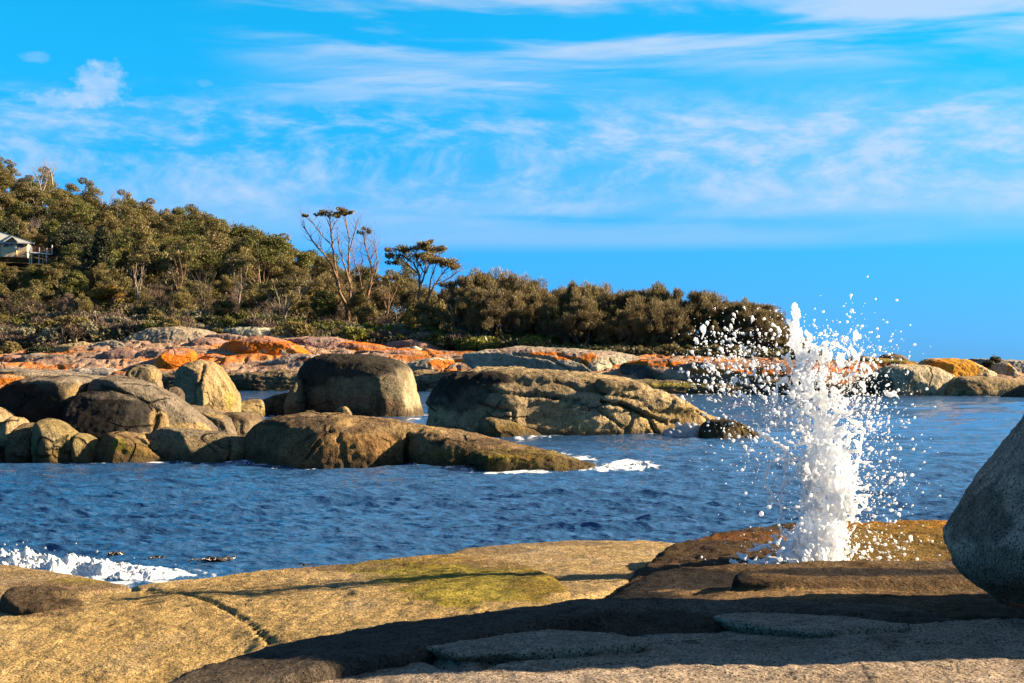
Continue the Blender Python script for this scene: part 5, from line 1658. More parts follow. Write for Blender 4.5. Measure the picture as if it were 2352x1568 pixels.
    # shrubs
    for key, leaf, n, sh in (('shrub_grey', L_GREY, 30, 'leaf'), ('shrub_olive', L_OLIVE, 30, 'leaf'), ('shrub_green', L_GREEN, 32, 'leaf'), ('shrub_brown', L_BROWN, 30, 'needle'), ('shrub_lime', L_LIME, 30, 'leaf'), ('shrub_gold', L_GOLD, 22, 'leaf'), ('shrub_dark', L_DARK, 30, 'leaf')):
        g = np.random.default_rng(sum(map(ord, key)))
        tb, tips = Tubes(), []
        for s in range(4):
            a = g.uniform(0, 6.28)
            grow(tb, g, (math.cos(a) * .2, math.sin(a) * .2, -.4), (math.cos(a) * .6, math.sin(a) * .6, 1), .8, .035, 0, 2, tips, .5, .2, .1, .8)
        c, r = [], []
        for _ in range(n):
            d = g.normal(size=3)
            d /= np.linalg.norm(d)
            q = .45 + .55 * g.random()
            c.append((d[0] * 1.25 * q, d[1] * 1.25 * q, .95 + abs(d[2]) * 1.0 * q - .35))
            r.append((g.uniform(.35, .6), g.uniform(.35, .6), g.uniform(.28, .5)))
        tree_proto(key, tb.mesh('stem'), leaf_quads(c, r, 95, .15 if sh == 'leaf' else .22, g, sh, up=.7, shell=.45, col_var=.35), leaf, W_DARK)


build_protos()
TREE_N = {}


def plant(key, name, label, cat, px, Y, h_scale, group, w_scale=None, dz=0.0, z=None, rz=None, parts=('trunk', 'crown')):
    x = (px - CX) * Y / F
    zz = float(ground_z(px, Y)) + dz if z is None else z
    e = empty(name, (x, Y, zz), rnd.uniform(0, 6.28) if rz is None else rz)
    ws = w_scale or h_scale
    e.scale = (ws, ws, h_scale)
    tag(e, label, cat, group)
    tm, cm = PROTO[key]
    if tm is not None:
        obj(parts[0], tm, None, e)
    if cm is not None:
        obj(parts[1], cm, None, e)
    TREE_N[key] = TREE_N.get(key, 0) + 1
    return e


GW = 'trees of the wooded hillside'
LAB = {
    'gum0': ('gum_tree', 'olive gum with pale forked limbs on the wooded hillside'),
    'gum1': ('gum_tree', 'green gum tree with salmon limbs on the wooded hillside'),
    'gum2': ('gum_tree', 'spreading olive gum with pale limbs on the wooded hillside'),
    'gum3': ('gum_tree', 'bright green gum with twin stems on the wooded hillside'),
    'bushy0': ('bushy_tree', 'rounded olive bushy tree on the wooded hillside'),
    'bushy1': ('bushy_tree', 'rounded fresh green bushy tree on the wooded hillside'),
    'bushy2': ('bushy_tree', 'rounded dark green bushy tree on the wooded hillside'),
    'bushy3': ('bushy_tree', 'broad dull olive bushy tree on the wooded hillside'),
    'bushy4': ('bushy_tree', 'broad blackish green bushy tree on the wooded hillside'),
    'dead0': ('dead_tree', 'bleached bare dead tree on the wooded hillside'),
    'dead1': ('dead_tree', 'twin-stemmed bleached dead tree on the wooded hillside'),
    'dead2': ('dead_tree', 'forked grey dead tree on the wooded hillside'),
    'conifer': ('conifer_tree', 'dark pointed conifer on the wooded hillside'),
    'twiggy0': ('twiggy_bush', 'brown twiggy bush on the lower slope'),
    'twiggy1': ('twiggy_bush', 'grey-stemmed twiggy bush on the lower slope'),
    'sheoak0': ('she_oak_tree', 'brown domed she-oak tree on the wooded hillside'),
    'sheoak1': ('she_oak_tree', 'dense brown she-oak tree on the wooded hillside'),
    'sheoak3': ('she_oak_tree', 'olive domed she-oak tree on the wooded hillside'),
    'shrub_grey': ('shrub', 'low grey-green rounded shrub at the edge of the far shore'),
    'shrub_olive': ('shrub', 'low olive rounded shrub at the edge of the far shore'),
    'shrub_green': ('shrub', 'low fresh green shrub at the edge of the far shore'),
    'shrub_brown': ('shrub', 'low brown wiry shrub at the edge of the far shore'),
    'shrub_lime': ('shrub', 'low lime green shrub at the edge of the far shore'),
    'shrub_dark': ('shrub', 'low dark green shrub at the edge of the far shore'),
}


def where(px, Y, shrub):
    if shrub:
        return 'left of the creamy dome' if px < 500 else 'above the largest orange dome' if px < 720 else 'behind the flat-topped rock' if px < 1000 else 'above the great pale whaleback' if px < 1460 else 'left of the splash'
    t = (Y - veg_y(px)) / (ridge_y(px) - veg_y(px))
    lvl = 'low on the slope' if t < .3 else 'mid slope' if t < .72 else 'on the ridge'
    side = 'by the left edge' if px < 130 else 'right of the house' if px < 330 else 'halfway to the tallest gum' if px < 560 else 'just left of the tallest gum' if px < 760 else 'by the umbrella gum' if px < 1010 else 'before the she-oak belt'
    return lvl + ' ' + side


def auto(key, px, Y, s, ws=None):
    n, l = LAB[key]
    shrub = key.startswith('shrub')
    for cut in (' on the wooded hillside', ' on the lower slope', ' at the edge of the far shore'):
        l = l.replace(cut, '')
    l = l + ', ' + where(px, Y, shrub)
    return plant(key, n, l, 'shrub' if shrub else ('bush' if key.startswith('twiggy') else 'tree'), px, Y, s,
                 'shrubs along the shore edge' if shrub else GW, ws, parts=('stem', 'crown') if shrub else ('trunk', 'crown'))


HOUSE = (42, 262)


def near_house(px, Y):
    return -170 < px < 150 and 236 < Y < 278


def hillside():
    g = np.random.default_rng(77)
    placed = []
    tries = 0
    while len(placed) < 430 and tries < 20000:
        tries += 1
        px = g.uniform(-120, 1330)
        t = g.random() ** .8
        yv, yr = veg_y(px), ridge_y(px)
        Y = yv + 9 + (yr + 10 - yv - 9) * t
        if near_house(px, Y):
            continue
        X = (px - CX) * Y / F
        md = 4.6 if t < .35 else 5.6
        if any((X - a) ** 2 + (Y - b) ** 2 < md * md for a, b in placed):
            continue
        placed.append((X, Y))
        u = g.random()
        if t < .22:
            key = ('twiggy0', 'twiggy1', 'bushy3', 'bushy1', 'sheoak3', 'bushy0', 'gum2')[int(u * 7)]
            s = g.uniform(.5, .85)
        elif px > 700:
            key = ('gum0', 'gum1', 'sheoak0', 'sheoak1', 'sheoak0', 'bushy3', 'bushy0', 'gum2', 'dead0', 'sheoak1')[int(u * 10)]
            s = g.uniform(.72, 1.0)
        else:
            key = ('gum0', 'gum3', 'bushy0', 'bushy1', 'bushy2', 'bushy3', 'sheoak3', 'bushy4', 'gum2', 'bushy0', 'dead1', 'gum1', 'bushy3', 'dead2', 'gum0')[int(u * 15)]
            s = g.uniform(.8, 1.2)
        auto(key, px, Y, s)


hillside()


def shore_edge():
    g = np.random.default_rng(78)
    # thicket of shrubs along the upper edge of the rocks
    placed = []
    keys = ['shrub_grey', 'shrub_olive', 'shrub_olive', 'shrub_green', 'shrub_brown', 'shrub_brown', 'shrub_dark', 'shrub_grey']
    tries = 0
    while len(placed) < 250 and tries < 9000:
        tries += 1
        px = g.uniform(-80, 1880)
        Y = veg_y(px) + g.uniform(-.5, 12)
        X = (px - CX) * Y / F
        if any((X - a) ** 2 + (Y - b) ** 2 < 1.7 ** 2 for a, b in placed):
            continue
        placed.append((X, Y))
        k = keys[int(g.random() * len(keys))]
        if px > 1250:
            k = 'shrub_green' if g.random() < .55 else 'shrub_olive'
            s = g.uniform(.45, .85)
        elif px > 620:
            k = k if g.random() < .5 else ('shrub_green' if g.random() < .7 else 'shrub_lime')
            s = g.uniform(.7, 1.35)
        else:
            s = g.uniform(.8, 1.7)
        auto(k, px, Y, s, s * g.uniform(.9, 1.25))
    # low mounds among the rocks at the left
    for i, (px, py, s, k) in enumerate(((20, 806, 1.15, 'shrub_olive'), (92, 808, 1.0, 'shrub_dark'), (60, 815, .5, 'shrub_olive'), (112, 796, .9, 'shrub_brown'), (255, 790, .8, 'shrub_brown'), (1095, 795, 1.2, 'shrub_lime'), (1130, 800, 1.1, 'shrub_green'))):
        lab = ['rounded olive mound shrub alone on the left far rocks', 'dark green mound shrub beside the rounded olive mound', 'tiny olive tuft between the two left mound shrubs', 'brown scrubby shrub just behind the dark mound shrub', 'grey-brown scrub growing among the pale upper rocks',
               'brightest lime green shrub at the foot of the she-oaks', 'leafy green shrub right of the lime green one'][i]
        Y = far_depth(px, py + 12)
        plant(k, 'shrub', lab, 'shrub', px, Y, s, None, s * 1.15, z=P(px, py + 12, Y)[2] - .2, parts=('stem', 'crown'))
    plant('shrub_gold', 'golden_shrub', 'golden yellow flowering shrub on the lower left slope', 'shrub', 250, 208, 1.3, None, 1.9, dz=3.0, parts=('stem', 'crown'))
    plant('shrub_dark', 'shrub', 'small dark shrub on the distant pale slabs at the far right', 'shrub', 2287, 160, .75, None, .5, z=P(2287, 836, 160)[2] - .3, parts=('stem', 'crown'))
    plant('shrub_dark', 'shrub', 'tiny dark shrub left below the one on the distant slabs', 'shrub', 2270, 159, .6, None, .6, z=P(2270, 842, 159)[2] - .3, parts=('stem', 'crown'))


shore_edge()


def she_oak_row():
    """the flat-topped belt of she-oaks at the right end of the headland"""
    g = np.random.default_rng(79)
    top = lambda px: _i(px, [1050, 1120, 1180, 1270, 1330, 1400, 1500, 1600, 1700, 1780, 1830, 1852], [612, 628, 645, 668, 655, 667, 668, 676, 692, 716, 746, 778])
    for i in range(150):
        px = 1060 + 775 * g.random()
        back = g.random()
        Y = veg_y(px) + 3.5 + 20 * back
        z = float(ground_z(px, Y))
        front = back < .5
        tp = top(px) + (g.uniform(14, 88) if front else abs(g.normal()) * 16 - 6) * (1 if px < 1700 else .5) + (10 if px > 1790 else 0)
        hgt = (H + (HY - tp) * Y / F) - z
        s = max(.35, hgt / 7.3)
        key = ('sheoak0', 'sheoak1', 'sheoak2', 'sheoak0', 'sheoak1', 'sheoak3')[int(g.random() * 6)]
        kind = {'sheoak0': 'brown wispy she-oak', 'sheoak1': 'dense brown she-oak', 'sheoak2': 'narrow brown she-oak', 'sheoak3': 'olive tinted she-oak'}[key]
        part_ = 'nearest the umbrella gum' if px < 1250 else 'left of the belt middle' if px < 1450 else 'right of the belt middle' if px < 1650 else 'at the seaward end'
        plant(key, 'she_oak_tree', kind + (', front rank of the headland belt, ' if front else ', rear rank of the headland belt, ') + part_,
              'tree', px, Y, s, 'she-oak belt at the end of the headland', min(s, 1.0) * g.uniform(.55, 1.0))


she_oak_row()


# ---- landmark trees, each built for itself
def landmark(name, label, Y, stems, leaf_tips, wood, leaf, size=.2, per=260, extra=None, seed=1, twig=2, cat='tree', twig_len=1.2):
    """stems: [(polyline px,py), r0, r1]; leaf_tips: [(px, py, rx, ry, dy)] leaf pads"""
    g = np.random.default_rng(seed)
    tb = Tubes()
    k = Y / F
    p0 = stems[0][0][0]
    base = Vector(P(p0[0], p0[1], Y))
    tips = []
    for line, r0, r1 in stems:
        dep = g.normal() * .3
        n = len(line)
        pts = []
        for i, (x, y) in enumerate(line):
            t = i / (n - 1)
            pts.append(Vector(P(x, y, Y + dep * t * 3 + (g.normal() * .15 if i else 0))) - base)
        fine = []
        for a, b in zip(pts[:-1], pts[1:]):
            for j in range(3):
                fine.append(a + (b - a) * (j / 3) + Vector((g.normal(), g.normal(), g.normal())) * .03)
        fine.append(pts[-1])
        rr = [r0 + (r1 - r0) * i / (len(fine) - 1) for i in range(len(fine))]
        tb.add([tuple(q) for q in fine], rr, 6)
        # side twigs on the outer half of each limb
        m = len(fine)
        for i in range(m // 3, m):
            for _ in range(twig):
                d = (fine[i] - fine[max(i - 2, 0)])
                if d.length < 1e-4:
                    continue
                d = d.normalized() + Vector((g.normal() * .7, g.normal() * .7, g.uniform(0, .8)))
                grow(tb, g, fine[i], d, twig_len * g.uniform(.5, 1.1), rr[i] * .45, 1, 3, tips, .45, .2, .2, .75, kids=(2, 2))
    root = empty(name, base)
    tag(root, label, cat)
    obj('trunk', tb.mesh('trunk'), wood, root)
    if leaf_tips:
        cs, rs = [], []
        for (x, y, rx, ry, dy) in leaf_tips:
            m = max(3, int(rx * ry / 22))
            for _ in range(m):
                u, v = g.normal() * .45, g.normal() * .45
                cs.append(tuple(Vector(P(x + np.clip(u, -1, 1) * rx, y + np.clip(v, -1, 1) * ry, Y + dy + g.normal() * rx * .4 * k)) - base))
                rs.append((rx * .32 * k + .25, rx * .32 * k + .25, ry * .4 * k + .15))
        v, q, c = leaf_quads(cs, rs, per / 6, size, g, up=.8, shell=.35, col_var=.4)
        me = quick_mesh('crown', v, q, smooth=False)
        add_color(me, np.repeat(c[:, None], 3, 1))
        obj('crown', me, leaf, root)
    return root


landmark('tall_gum_tree', 'tallest gum on the headland, two bare forked limbs with small flat leaf pads', 214,
         [([(787, 765), (800, 735), (795, 700), (780, 670), (775, 640), (762, 610), (745, 585), (720, 555), (703, 528), (697, 520)], .32, .05),
          ([(775, 640), (768, 600), (764, 565), (760, 530), (758, 505), (755, 490)], .2, .05),
          ([(764, 565), (740, 540), (722, 515), (705, 500), (699, 496)], .12, .03),
          ([(787, 765), (797, 735), (803, 700), (805, 660), (800, 620), (802, 580), (802, 550), (795, 510), (790, 485)], .30, .05),
          ([(803, 650), (792, 610), (782, 580), (776, 545), (774, 520)], .16, .04),
          ([(802, 575), (812, 545), (818, 520), (822, 503)], .13, .03),
          ([(760, 530), (770, 510), (778, 495)], .09, .03), ([(745, 585), (735, 560), (742, 530)], .08, .02)],
         [(752, 487, 18, 7, 0), (738, 489, 14, 6, .4), (765, 490, 12, 4, -.3), (777, 497, 8, 4, 0), (791, 483, 16, 7, 0), (806, 488, 12, 6, .3), (703, 494, 7, 2, 0), (785, 492, 8, 4, 0)],
         W_PINK, L_OLIVE, .19, 300, seed=5, twig=2, twig_len=1.2)
landmark('leaning_gum_tree', 'wispy leaning gum with one leaf tuft on top, right of the tallest gum', 212,
         [([(822, 755), (828, 720), (842, 695), (848, 665), (855, 630), (850, 600), (840, 570), (836, 545), (835, 530)], .25, .04),
          ([(842, 695), (830, 660), (824, 625), (815, 600), (812, 575)], .13, .03), ([(848, 665), (862, 635), (868, 605), (862, 570), (858, 550)], .13, .03),
          ([(850, 600), (860, 580), (852, 555)], .08, .02), ([(824, 625), (832, 600), (828, 570)], .08, .02), ([(822, 755), (815, 720), (810, 690), (806, 660)], .15, .04)],
         [(836, 525, 14, 6, 0), (846, 532, 9, 5, 0), (830, 535, 7, 4, 0)], W_PINK, L_OLIVE, .19, 150, seed=6, twig=3, twig_len=1.5)
landmark('umbrella_gum_tree', 'broad umbrella-crowned gum with many fanned pale limbs, right of the tallest gum', 206,
         [([(972, 730), (970, 705), (960, 690), (965, 660), (962, 630), (950, 605), (930, 590), (915, 583)], .3, .05),
          ([(970, 705), (985, 680), (998, 655), (1015, 630), (1030, 612), (1045, 605)], .18, .04), ([(965, 660), (975, 630), (980, 600), (985, 580)], .16, .04),
          ([(962, 630), (945, 615), (925, 600), (900, 590)], .13, .03), ([(985, 680), (990, 640), (1000, 610), (1010, 590)], .14, .03), ([(998, 655), (1030, 640), (1050, 625), (1062, 620)], .12, .03),
          ([(975, 630), (960, 600), (955, 580), (960, 565)], .1, .03), ([(972, 730), (985, 710), (1005, 690), (1020, 660), (1040, 640)], .14, .03), ([(975, 630), (990, 600), (1000, 575)], .1, .03)],
         [(928, 572, 34, 8, 0), (905, 588, 18, 7, .4), (970, 566, 26, 9, 0), (1000, 575, 26, 9, -.5), (962, 588, 40, 9, -.8), (1025, 600, 22, 9, 0), (1045, 612, 18, 8, .5), (985, 556, 18, 6, 0), (1000, 598, 36, 9, .6), (900, 600, 14, 6, 0), (890, 574, 8, 4, 0)],
         W_PINK, L_OLIVE, .21, 330, seed=7, twig=2, twig_len=1.1)
landmark('white_dead_tree', 'bright white bare dead tree with a spreading fan of limbs high on the left hillside', 330,
         [([(97, 470), (95, 445), (92, 425), (85, 405), (78, 395)], .24, .05), ([(95, 445), (104, 425), (108, 405), (112, 392)], .18, .04), ([(97, 455), (85, 447), (70, 440), (56, 442)], .16, .04), ([(96, 450), (110, 440), (125, 442)], .14, .04), ([(92, 425), (97, 405), (95, 388)], .14, .04)],
         None, W_DEAD, None, seed=8, twig=2, twig_len=1.6)
landmark('forked_dead_tree', 'bare forked dead tree standing against the sky above the white one', 345,
         [([(121, 425), (118, 405), (115, 392), (105, 382), (100, 372)], .22, .05), ([(118, 405), (124, 392), (128, 378), (126, 370)], .16, .04), ([(115, 392), (108, 388), (102, 380)], .12, .03)], None, W_DEAD, None, seed=9, twig=1, twig_len=1.3)
landmark('dead_tree', 'sparse bleached dead tree poking above the ridge line at centre left', 300,
         [([(532, 540), (531, 522), (528, 510)], .14, .03), ([(531, 522), (536, 512), (538, 504)], .1, .03)], None, W_DEAD, None, seed=10, twig=1, twig_len=.9)
landmark('dead_tree', 'bare grey dead tree of three thin stems on the left ridge', 335,
         [([(235, 470), (234, 455), (230, 448)], .12, .03), ([(250, 475), (256, 455), (262, 445)], .12, .03), ([(275, 485), (282, 460), (290, 445)], .12, .03)], None, W_DEAD, None, seed=11, twig=2, twig_len=1.3)
for i, (px, py, Y, w, h, lab) in enumerate(((318, 690, 208, 26, 92, 'slim white-stemmed gum standing at the front of the lower left wood'), (410, 690, 207, 40, 100, 'salmon-limbed twin gum at the front of the left wood'), (468, 706, 205, 40, 80, 'dark many-branched bare tree at the front of the left wood'),
                                            (645, 745, 203, 60, 90, 'twisted pale gum leaning over the scrub below the tallest gum'), (890, 720, 210, 40, 80, 'pale crooked gum between the tallest gum and the umbrella gum'), (690, 700, 215, 50, 70, 'gnarled grey bare limbs left of the tallest gum'),
                                            (1045, 745, 200, 36, 90, 'slender bent gum right of the umbrella gum'), (548, 700, 212, 44, 100, 'forked white gum in the middle of the left wood'), (150, 800, 191, 30, 66, 'thin-trunked tree with a feathery crown beside the pale round boulder'))):
    g = np.random.default_rng(500 + i)
    st = []
    for s in range(4 if i != 8 else 3):
        a = (s - 1.5) / 1.5
        bx, by = px + g.normal() * 2, py
        st.append(([(px, py), (px + a * w * .12 + g.normal() * 3, py - h * .3), (px + a * w * .35 + g.normal() * 4, py - h * .62), (px + a * w * .6 + g.normal() * 4, py - h)], .11, .025))
    leafy = None
    if i not in (2, 5):
        leafy = [(px + (s - 1.5) / 1.5 * w * .6, py - h - 2, w * .42, h * .09, 0) for s in range(4)] + [(px + g.normal() * w * .3, py - h * .85, w * .4, h * .1, .5)]
    landmark('slender_tree' if i not in (2, 5) else 'bare_tree', lab, Y, st, leafy, W_PINK if i in (1, 4) else (W_DARK if i in (2, 8) else W_PALE), L_OLIVE if i != 8 else L_SHEOAK, .2, 190, seed=520 + i, twig=1, twig_len=.9)


# ------------------------------------------------------------------ undergrowth: one uncountable mass
def undergrowth():
    g = np.random.default_rng(90)
    n = 3600
    px = g.uniform(-150, 1900, n)
    t = g.random(n) ** 1.5
    Y = veg_y(px) - 1 + (ridge_y(px) + 8 - veg_y(px)) * t
    ok = ~((px > -170) & (px < 110) & (Y > 240) & (Y < 280))
    px, Y = px[ok], Y[ok]
    z = ground_z(px, Y)
    X = (px - CX) * Y / F
    s = g.uniform(.7, 1.8, len(px)) * np.where(px > 1250, .6, 1.0)
    m = 420
    bx = g.uniform(1230, 1850, m)
    by = veg_y(bx) + g.uniform(8, 26, m)
    px, Y, z, s = np.concatenate([px, bx]), np.concatenate([Y, by]), np.concatenate([z, ground_z(bx, by) + .5 + g.random(m)]), np.concatenate([s, g.uniform(1.0, 1.7, m)])
    X = (px - CX) * Y / F
    cs = list(zip(X, Y, z + s * .3))
    rs = [(a * 1.1, a * 1.1, a * .75) for a in s]
    v, q, c = leaf_quads(cs, rs, 34, .34, g, up=.7, shell=.5, col_var=.5)
    me = quick_mesh('undergrowth', v, q, smooth=False)
    add_color(me, np.repeat(c[:, None], 3, 1))
    o = obj('undergrowth', me, mat_leaf('leaf_undergrowth', (.19, .165, .055), (.21, .17, .06)))
    tag(o, 'tangled dark olive undergrowth covering the hillside between the trees', 'undergrowth', kind='stuff')


undergrowth()
# ------------------------------------------------------------------ house on the hillside
HY_ = 262.0


def hp(px, py, dy=0.0):
    return P(px, py, HY_ + dy)


def prism(name, pts, depth, mat, parent, off, smooth=False):
    """extrude a front polygon (px,py list) by depth metres away from the viewer"""
    a = [Vector(hp(x, y)) - off for x, y in pts]
    b = [v + Vector((0, depth, 0)) for v in a]
    n = len(a)
    f = [tuple(range(n)), tuple(range(2 * n - 1, n - 1, -1))] + [(i, i + n, (i + 1) % n + n, (i + 1) % n) for i in range(n)]
    return obj(name, new_mesh(name, a + b, f, smooth), mat, parent)


def shift(o, dy):
    o.location.y += dy
    return o


def bar(name, a, b, w, mat, parent):
    a, b = Vector(a), Vector(b)
    d = (b - a).normalized()
    u = Vector((0, 1, 0)) if abs(d.y) < .9 else Vector((1, 0, 0))
    s = d.cross(u).normalized() * w / 2
    u = d.cross(s).normalized() * w / 2
    v = [a + s + u, a - s + u, a - s - u, a + s - u, b + s + u, b - s + u, b - s - u, b + s - u]
    f = [(0, 1, 2, 3), (7, 6, 5, 4), (0, 4, 5, 1), (1, 5, 6, 2), (2, 6, 7, 3), (3, 7, 4, 0)]
    return obj(name, new_mesh(name, v, f, False), mat, parent)


TURN = 0.22     # the front looks a little towards the sun


def house():
    cream = mat_plain('render_cream', (.95, .72, .45), .8, .2, .08, 2)
    roofm = mat_plain('roof_sheet', (.55, .56, .50), .45, .5, .06, 1)
    red = mat_plain('paint_red_brown', (.20, .045, .028), .5, .3, .1, 3)
    white = mat_plain('paint_white', (1.2, 1.1, 1.0), .5, .3, .05, 3)
    glass = mat_plain('window_glass', (.03, .035, .045), .08, .5, .1, 2)
    soffit = mat_plain('soffit_timber', (.36, .24, .16), .7, .2, .1, 2)
    root = empty('hillside_house', hp(0, 570), TURN)
    tag(root, 'cream house with a pale grey-green roof half hidden on the wooded hillside', 'house')
    off = Vector(root.location)
    k = HY_ / F
    prism('wall', [(-110, 590), (-110, 555), (59, 556.5), (59, 590)], 6.5, cream, root, off)
    # bay under the small gable, a little proud
    w = prism('wall', [(3.5, 590), (3.5, 552), (21, 544), (37, 553), (37, 590)], 1.2, cream, root, off)
    shift(w, -1.0)
    # hip roof
    v = [Vector(hp(-118, 556, -1.6)), Vector(hp(70, 556.5, -1.6)), Vector(hp(69, 556, 8.5)), Vector(hp(-118, 556, 8.5)), Vector(hp(-60, 524, 3.4)), Vector(hp(-14, 525.5, 3.4))]
    v = [q - off for q in v]
    lo = [q - Vector((0, 0, .16)) for q in v[:4]]
    f = [(0, 1, 5, 4), (1, 2, 5), (2, 3, 4, 5), (3, 0, 4), (6, 9, 8, 7), (0, 6, 7, 1), (1, 7, 8, 2), (2, 8, 9, 3), (3, 9, 6, 0)]
    roof = obj('roof', new_mesh('roof', v + lo, f, False), roofm, root)
    g1 = [hp(2, 553.5, -2.0), hp(21, 541, -2.0), hp(34, 554, -2.0), hp(4, 549, 2), hp(21, 541, 4.0), hp(34, 552, 2)]
    vv = [Vector(q) - off for q in g1]
    vv += [q - Vector((0, 0, .14)) for q in vv]
    ff = [(0, 1, 4, 3), (1, 2, 5, 4), (6, 9, 10, 7), (7, 10, 11, 8), (0, 6, 7, 1), (1, 7, 8, 2), (2, 8, 11, 5), (0, 3, 9, 6)]
    obj('gable', new_mesh('gable', vv, ff, False), roofm, roof)
    bar('fascia', Vector(hp(34, 555, -1.75)) - off, Vector(hp(70, 557, -1.75)) - off, .16, white, roof)
    bar('fascia', Vector(hp(2, 554.2, -2.1)) - off, Vector(hp(21, 541.8, -2.1)) - off, .15, white, roof)
    bar('fascia', Vector(hp(21, 541.8, -2.1)) - off, Vector(hp(34, 554.8, -2.1)) - off, .15, white, roof)
    bar('ridge_cap', Vector(hp(-60, 524, 3.4)) - off, Vector(hp(-14, 525.5, 3.4)) - off, .18, roofm, roof)
    bar('hip_cap', Vector(hp(-14, 525.5, 3.35)) - off, Vector(hp(70, 556.4, -1.62)) - off, .14, roofm, roof)

    def window(x0, x1, y0, y1, dy, name='window', mid=1):
        fr = prism(name, [(x0, y1), (x0, y0), (x1, y0), (x1, y1)], .14, red, root, off)
        shift(fr, dy)
        n = mid + 1
        for i in range(n):
            a = x0 + .7 + (x1 - x0 - .7) * i / n
            b = x0 + (x1 - x0 - .7) * (i + 1) / n
            p = prism('pane', [(a, y1 - .8), (a, y0 + .8), (b, y0 + .8), (b, y1 - .8)], .04, glass, fr, off)
            p.location = (0, -.02, 0)
        return fr
    window(40.5, 50.2, 557.8, 565.8, -.10)
    window(10, 20.5, 554.6, 567, -1.12, 'door')
    ov = [(26.9 + 2.6 * math.cos(a), 561 + 5 * math.sin(a)) for a in np.linspace(0, 2 * math.pi, 17)[:-1]]
    fr = shift(prism('window', ov, .12, red, root, off), -1.10)
    p = prism('pane', [(26.9 + 2.0 * math.cos(a), 561 + 4.2 * math.sin(a)) for a in np.linspace(0, 2 * math.pi, 17)[:-1]], .04, glass, fr, off)
    p.location = (0, -.03, 0)
    # deck
    dk = empty('raised_deck', hp(58, 602, -1.0), TURN)
    tag(dk, 'raised timber deck on white posts with a red-brown railing beside the cream house', 'deck')
    o2 = Vector(dk.location)

    def D(px, py, dy=-4.0):
        return Vector(hp(px, py, dy)) - o2
    fl = [D(59, 578, -4), D(108, 582.5, -4), D(108, 582.5, 0.5), D(59, 578, 0.5)]
    fv = fl + [q - Vector((0, 0, .10)) for q in fl]
    obj('floor', new_mesh('floor', fv, [(0, 1, 2, 3), (7, 6, 5, 4), (0, 4, 5, 1), (1, 5, 6, 2), (2, 6, 7, 3), (3, 7, 4, 0)], False), soffit, dk)
    bar('beam', D(60, 578.6, -4.1), D(105, 582.2, -4.1), .20, white, dk)
    for x in (59, 63, 80, 96.5, 107.6):
        t = _i(x, [59, 108], [565, 569.5])
        bar('post', D(x, t, -4.1), D(x, t + 13.0, -4.1), .14, white, dk)
    for x in (59, 63.5, 79.5, 96):
        bar('leg', D(x, _i(x, [59, 108], [579, 583]), -3.9), D(x, 606, -3.9), .14, white, dk)
    bar('leg', D(98, 583, -.5), D(98, 606, -.5), .14, white, dk)
    bar('rail', D(59, 566.6, -4.1), D(108, 570.2, -4.1), .10, red, dk)
    bar('rail', D(59, 576.3, -4.1), D(108, 580.5, -4.1), .10, red, dk)
    for x in (67, 71.5, 75.5, 84, 88, 92, 100.5, 104):
        bar('baluster', D(x, _i(x, [59, 108], [566.6, 570.2]), -4.1), D(x, _i(x, [59, 108], [576.3, 580.5]), -4.1), .06, red, dk)
    bar('rail', D(108, 570.2, -4.1), D(108, 570.2, .4), .10, red, dk)
    bar('rail', D(108, 580.3, -4.1), D(108, 580.3, .4), .10, red, dk)
    bar('post', D(107.6, 569.4, .4), D(107.6, 582.5, .4), .14, white, dk)
    # veranda furniture
    ch = empty('deck_chair', hp(38, 569, -2.0), TURN)
    tag(ch, 'pale blue chairs and table on the veranda of the cream house', 'deck furniture')
    o3 = Vector(ch.location)
    blue = mat_plain('paint_pale_blue', (.35, .52, .60), .5, .3, .08, 3)
    bar('seat', Vector(hp(41, 570, -2.2)) - o3, Vector(hp(46.5, 570, -2.2)) - o3, .25, blue, ch)
    bar('backrest', Vector(hp(35.3, 565.5, -2.2)) - o3, Vector(hp(36.2, 570.5, -2.2)) - o3, .3, blue, ch)
    bar('leg', Vector(hp(41.5, 570, -2.2)) - o3, Vector(hp(41.5, 573.5, -2.2)) - o3, .08, blue, ch)
    bar('leg', Vector(hp(46, 570, -2.2)) - o3, Vector(hp(46, 573.5, -2.2)) - o3, .08, blue, ch)
    # screening trees just below and behind the house
    for (px, Y, s, key, lab) in ((5, 244, .55, 'bushy3', 'olive tree hiding the foot of the cream house'), (-30, 243, .6, 'bushy0', 'olive tree at the left edge below the cream house'), (30, 240, .42, 'gum2', 'spreading pale-limbed gum below the veranda of the cream house'),
                                 (119, 250, .55, 'bushy1', 'green bush the white cockatoo perches on beside the deck'), (112, 244, .36, 'bushy0', 'low olive bush under the right end of the deck'), (75, 273, .8, 'sheoak3', 'brown-olive tree just behind the deck and the roof end'),
                                 (20, 277, 1.0, 'bushy2', 'dark tree behind the roof of the cream house'), (150, 262, 1.1, 'bushy4', 'blackish tree right of the deck in deep shade'), (185, 258, 1.15, 'bushy2', 'dark green tree below the blackish one right of the deck'), (165, 275, 1.2, 'bushy4', 'tall blackish tree uphill of the deck'),
                                 (235, 232, 1.25, 'conifer', 'dark green conifer standing in front of the left wood'), (205, 236, .9, 'conifer', 'smaller dark conifer left of the other conifer')):
        plant(key, LAB[key][0], lab, 'tree', px, Y, s, None)
    # the white cockatoo
    kb = 1
    bird = empty('cockatoo', hp(119.3, 566.0, -12.0))
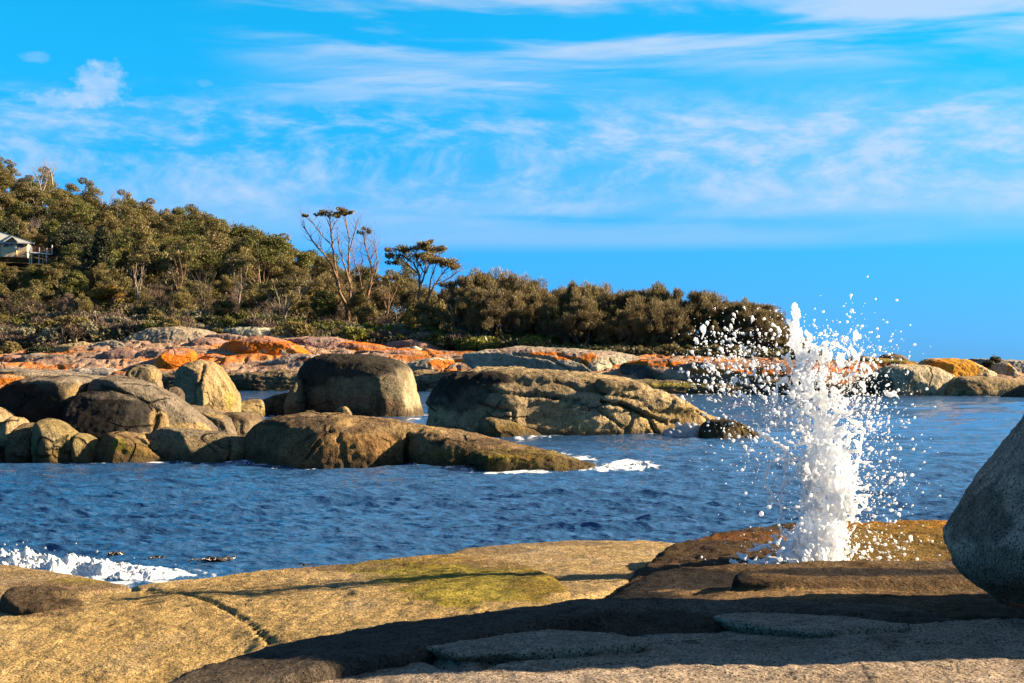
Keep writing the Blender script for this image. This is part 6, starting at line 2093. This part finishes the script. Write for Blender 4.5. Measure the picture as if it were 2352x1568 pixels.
    tag(bird, 'white cockatoo perched on the green bush right of the deck', 'bird')
    bw = mat_plain('feather_white', (.85, .84, .80), .7, .2, .03, 8)
    bk = mat_plain('beak_dark', (.05, .05, .05), .5, .3, .1, 8)
    vs, rs, ss = [(0, 0, 0), (.03, -.02, .13), (-.04, .02, -.13), (-.08, .03, -.25), (.05, -.02, .20)], [.13, .11, .11, .06, .09], np.array([(1, 1, 1.2), (1, 1, 1), (1, 1, 1.2), (.7, .8, 1.6), (1, 1, 1)])
    me = voxelize(balls_mesh('body', vs, rs, ss, True), .022)
    laplace(me, 3)
    obj('body', me, bw, bird)
    obj('crest', balls_mesh('crest', [(.03, 0, .30), (0, .01, .32)], [.035, .03], np.array([(.8, .6, 2.0), (.8, .6, 2.0)])), bw, bird)
    obj('beak', balls_mesh('beak', [(.13, -.03, .19)], [.035], np.array([(1.2, .8, 1.0)])), bk, bird)


house()


# ------------------------------------------------------------------ driftwood on the upper shore
def driftwood():
    g = np.random.default_rng(95)
    labs = ['long bleached driftwood log at the top of the far rocks', 'second driftwood branch lying across the long log', 'short forked driftwood piece right of the long log', 'thin bleached branch at the foot of the green shrubs']
    for i, (x0, y0, x1, y1) in enumerate(((870, 796, 905, 792), (882, 791, 912, 799), (895, 794, 925, 790), (845, 790, 878, 796))):
        Y = far_depth(885, 800) + 1.0
        a, b = Vector(P(x0, y0, Y)), Vector(P(x1, y1, Y + .8))
        root = empty('driftwood', a)
        tag(root, labs[i], 'driftwood', 'bleached driftwood on the far shore')
        tb, tips = Tubes(), []
        n = 6
        tb.add([tuple((b - a) * (j / n) + Vector((0, g.normal() * .05, g.normal() * .07))) for j in range(n + 1)], [.11 - .07 * j / n for j in range(n + 1)], 6)
        obj('log', tb.mesh('log'), W_DEAD, root)
        t2 = Tubes()
        for j in range(3):
            q = (b - a) * (.3 + .2 * j)
            grow(t2, g, q, (g.normal(), g.normal() * .4, .7), .5, .035, 1, 2, tips, .5, .2)
        obj('branch', t2.mesh('branch'), W_DEAD, root)


driftwood()
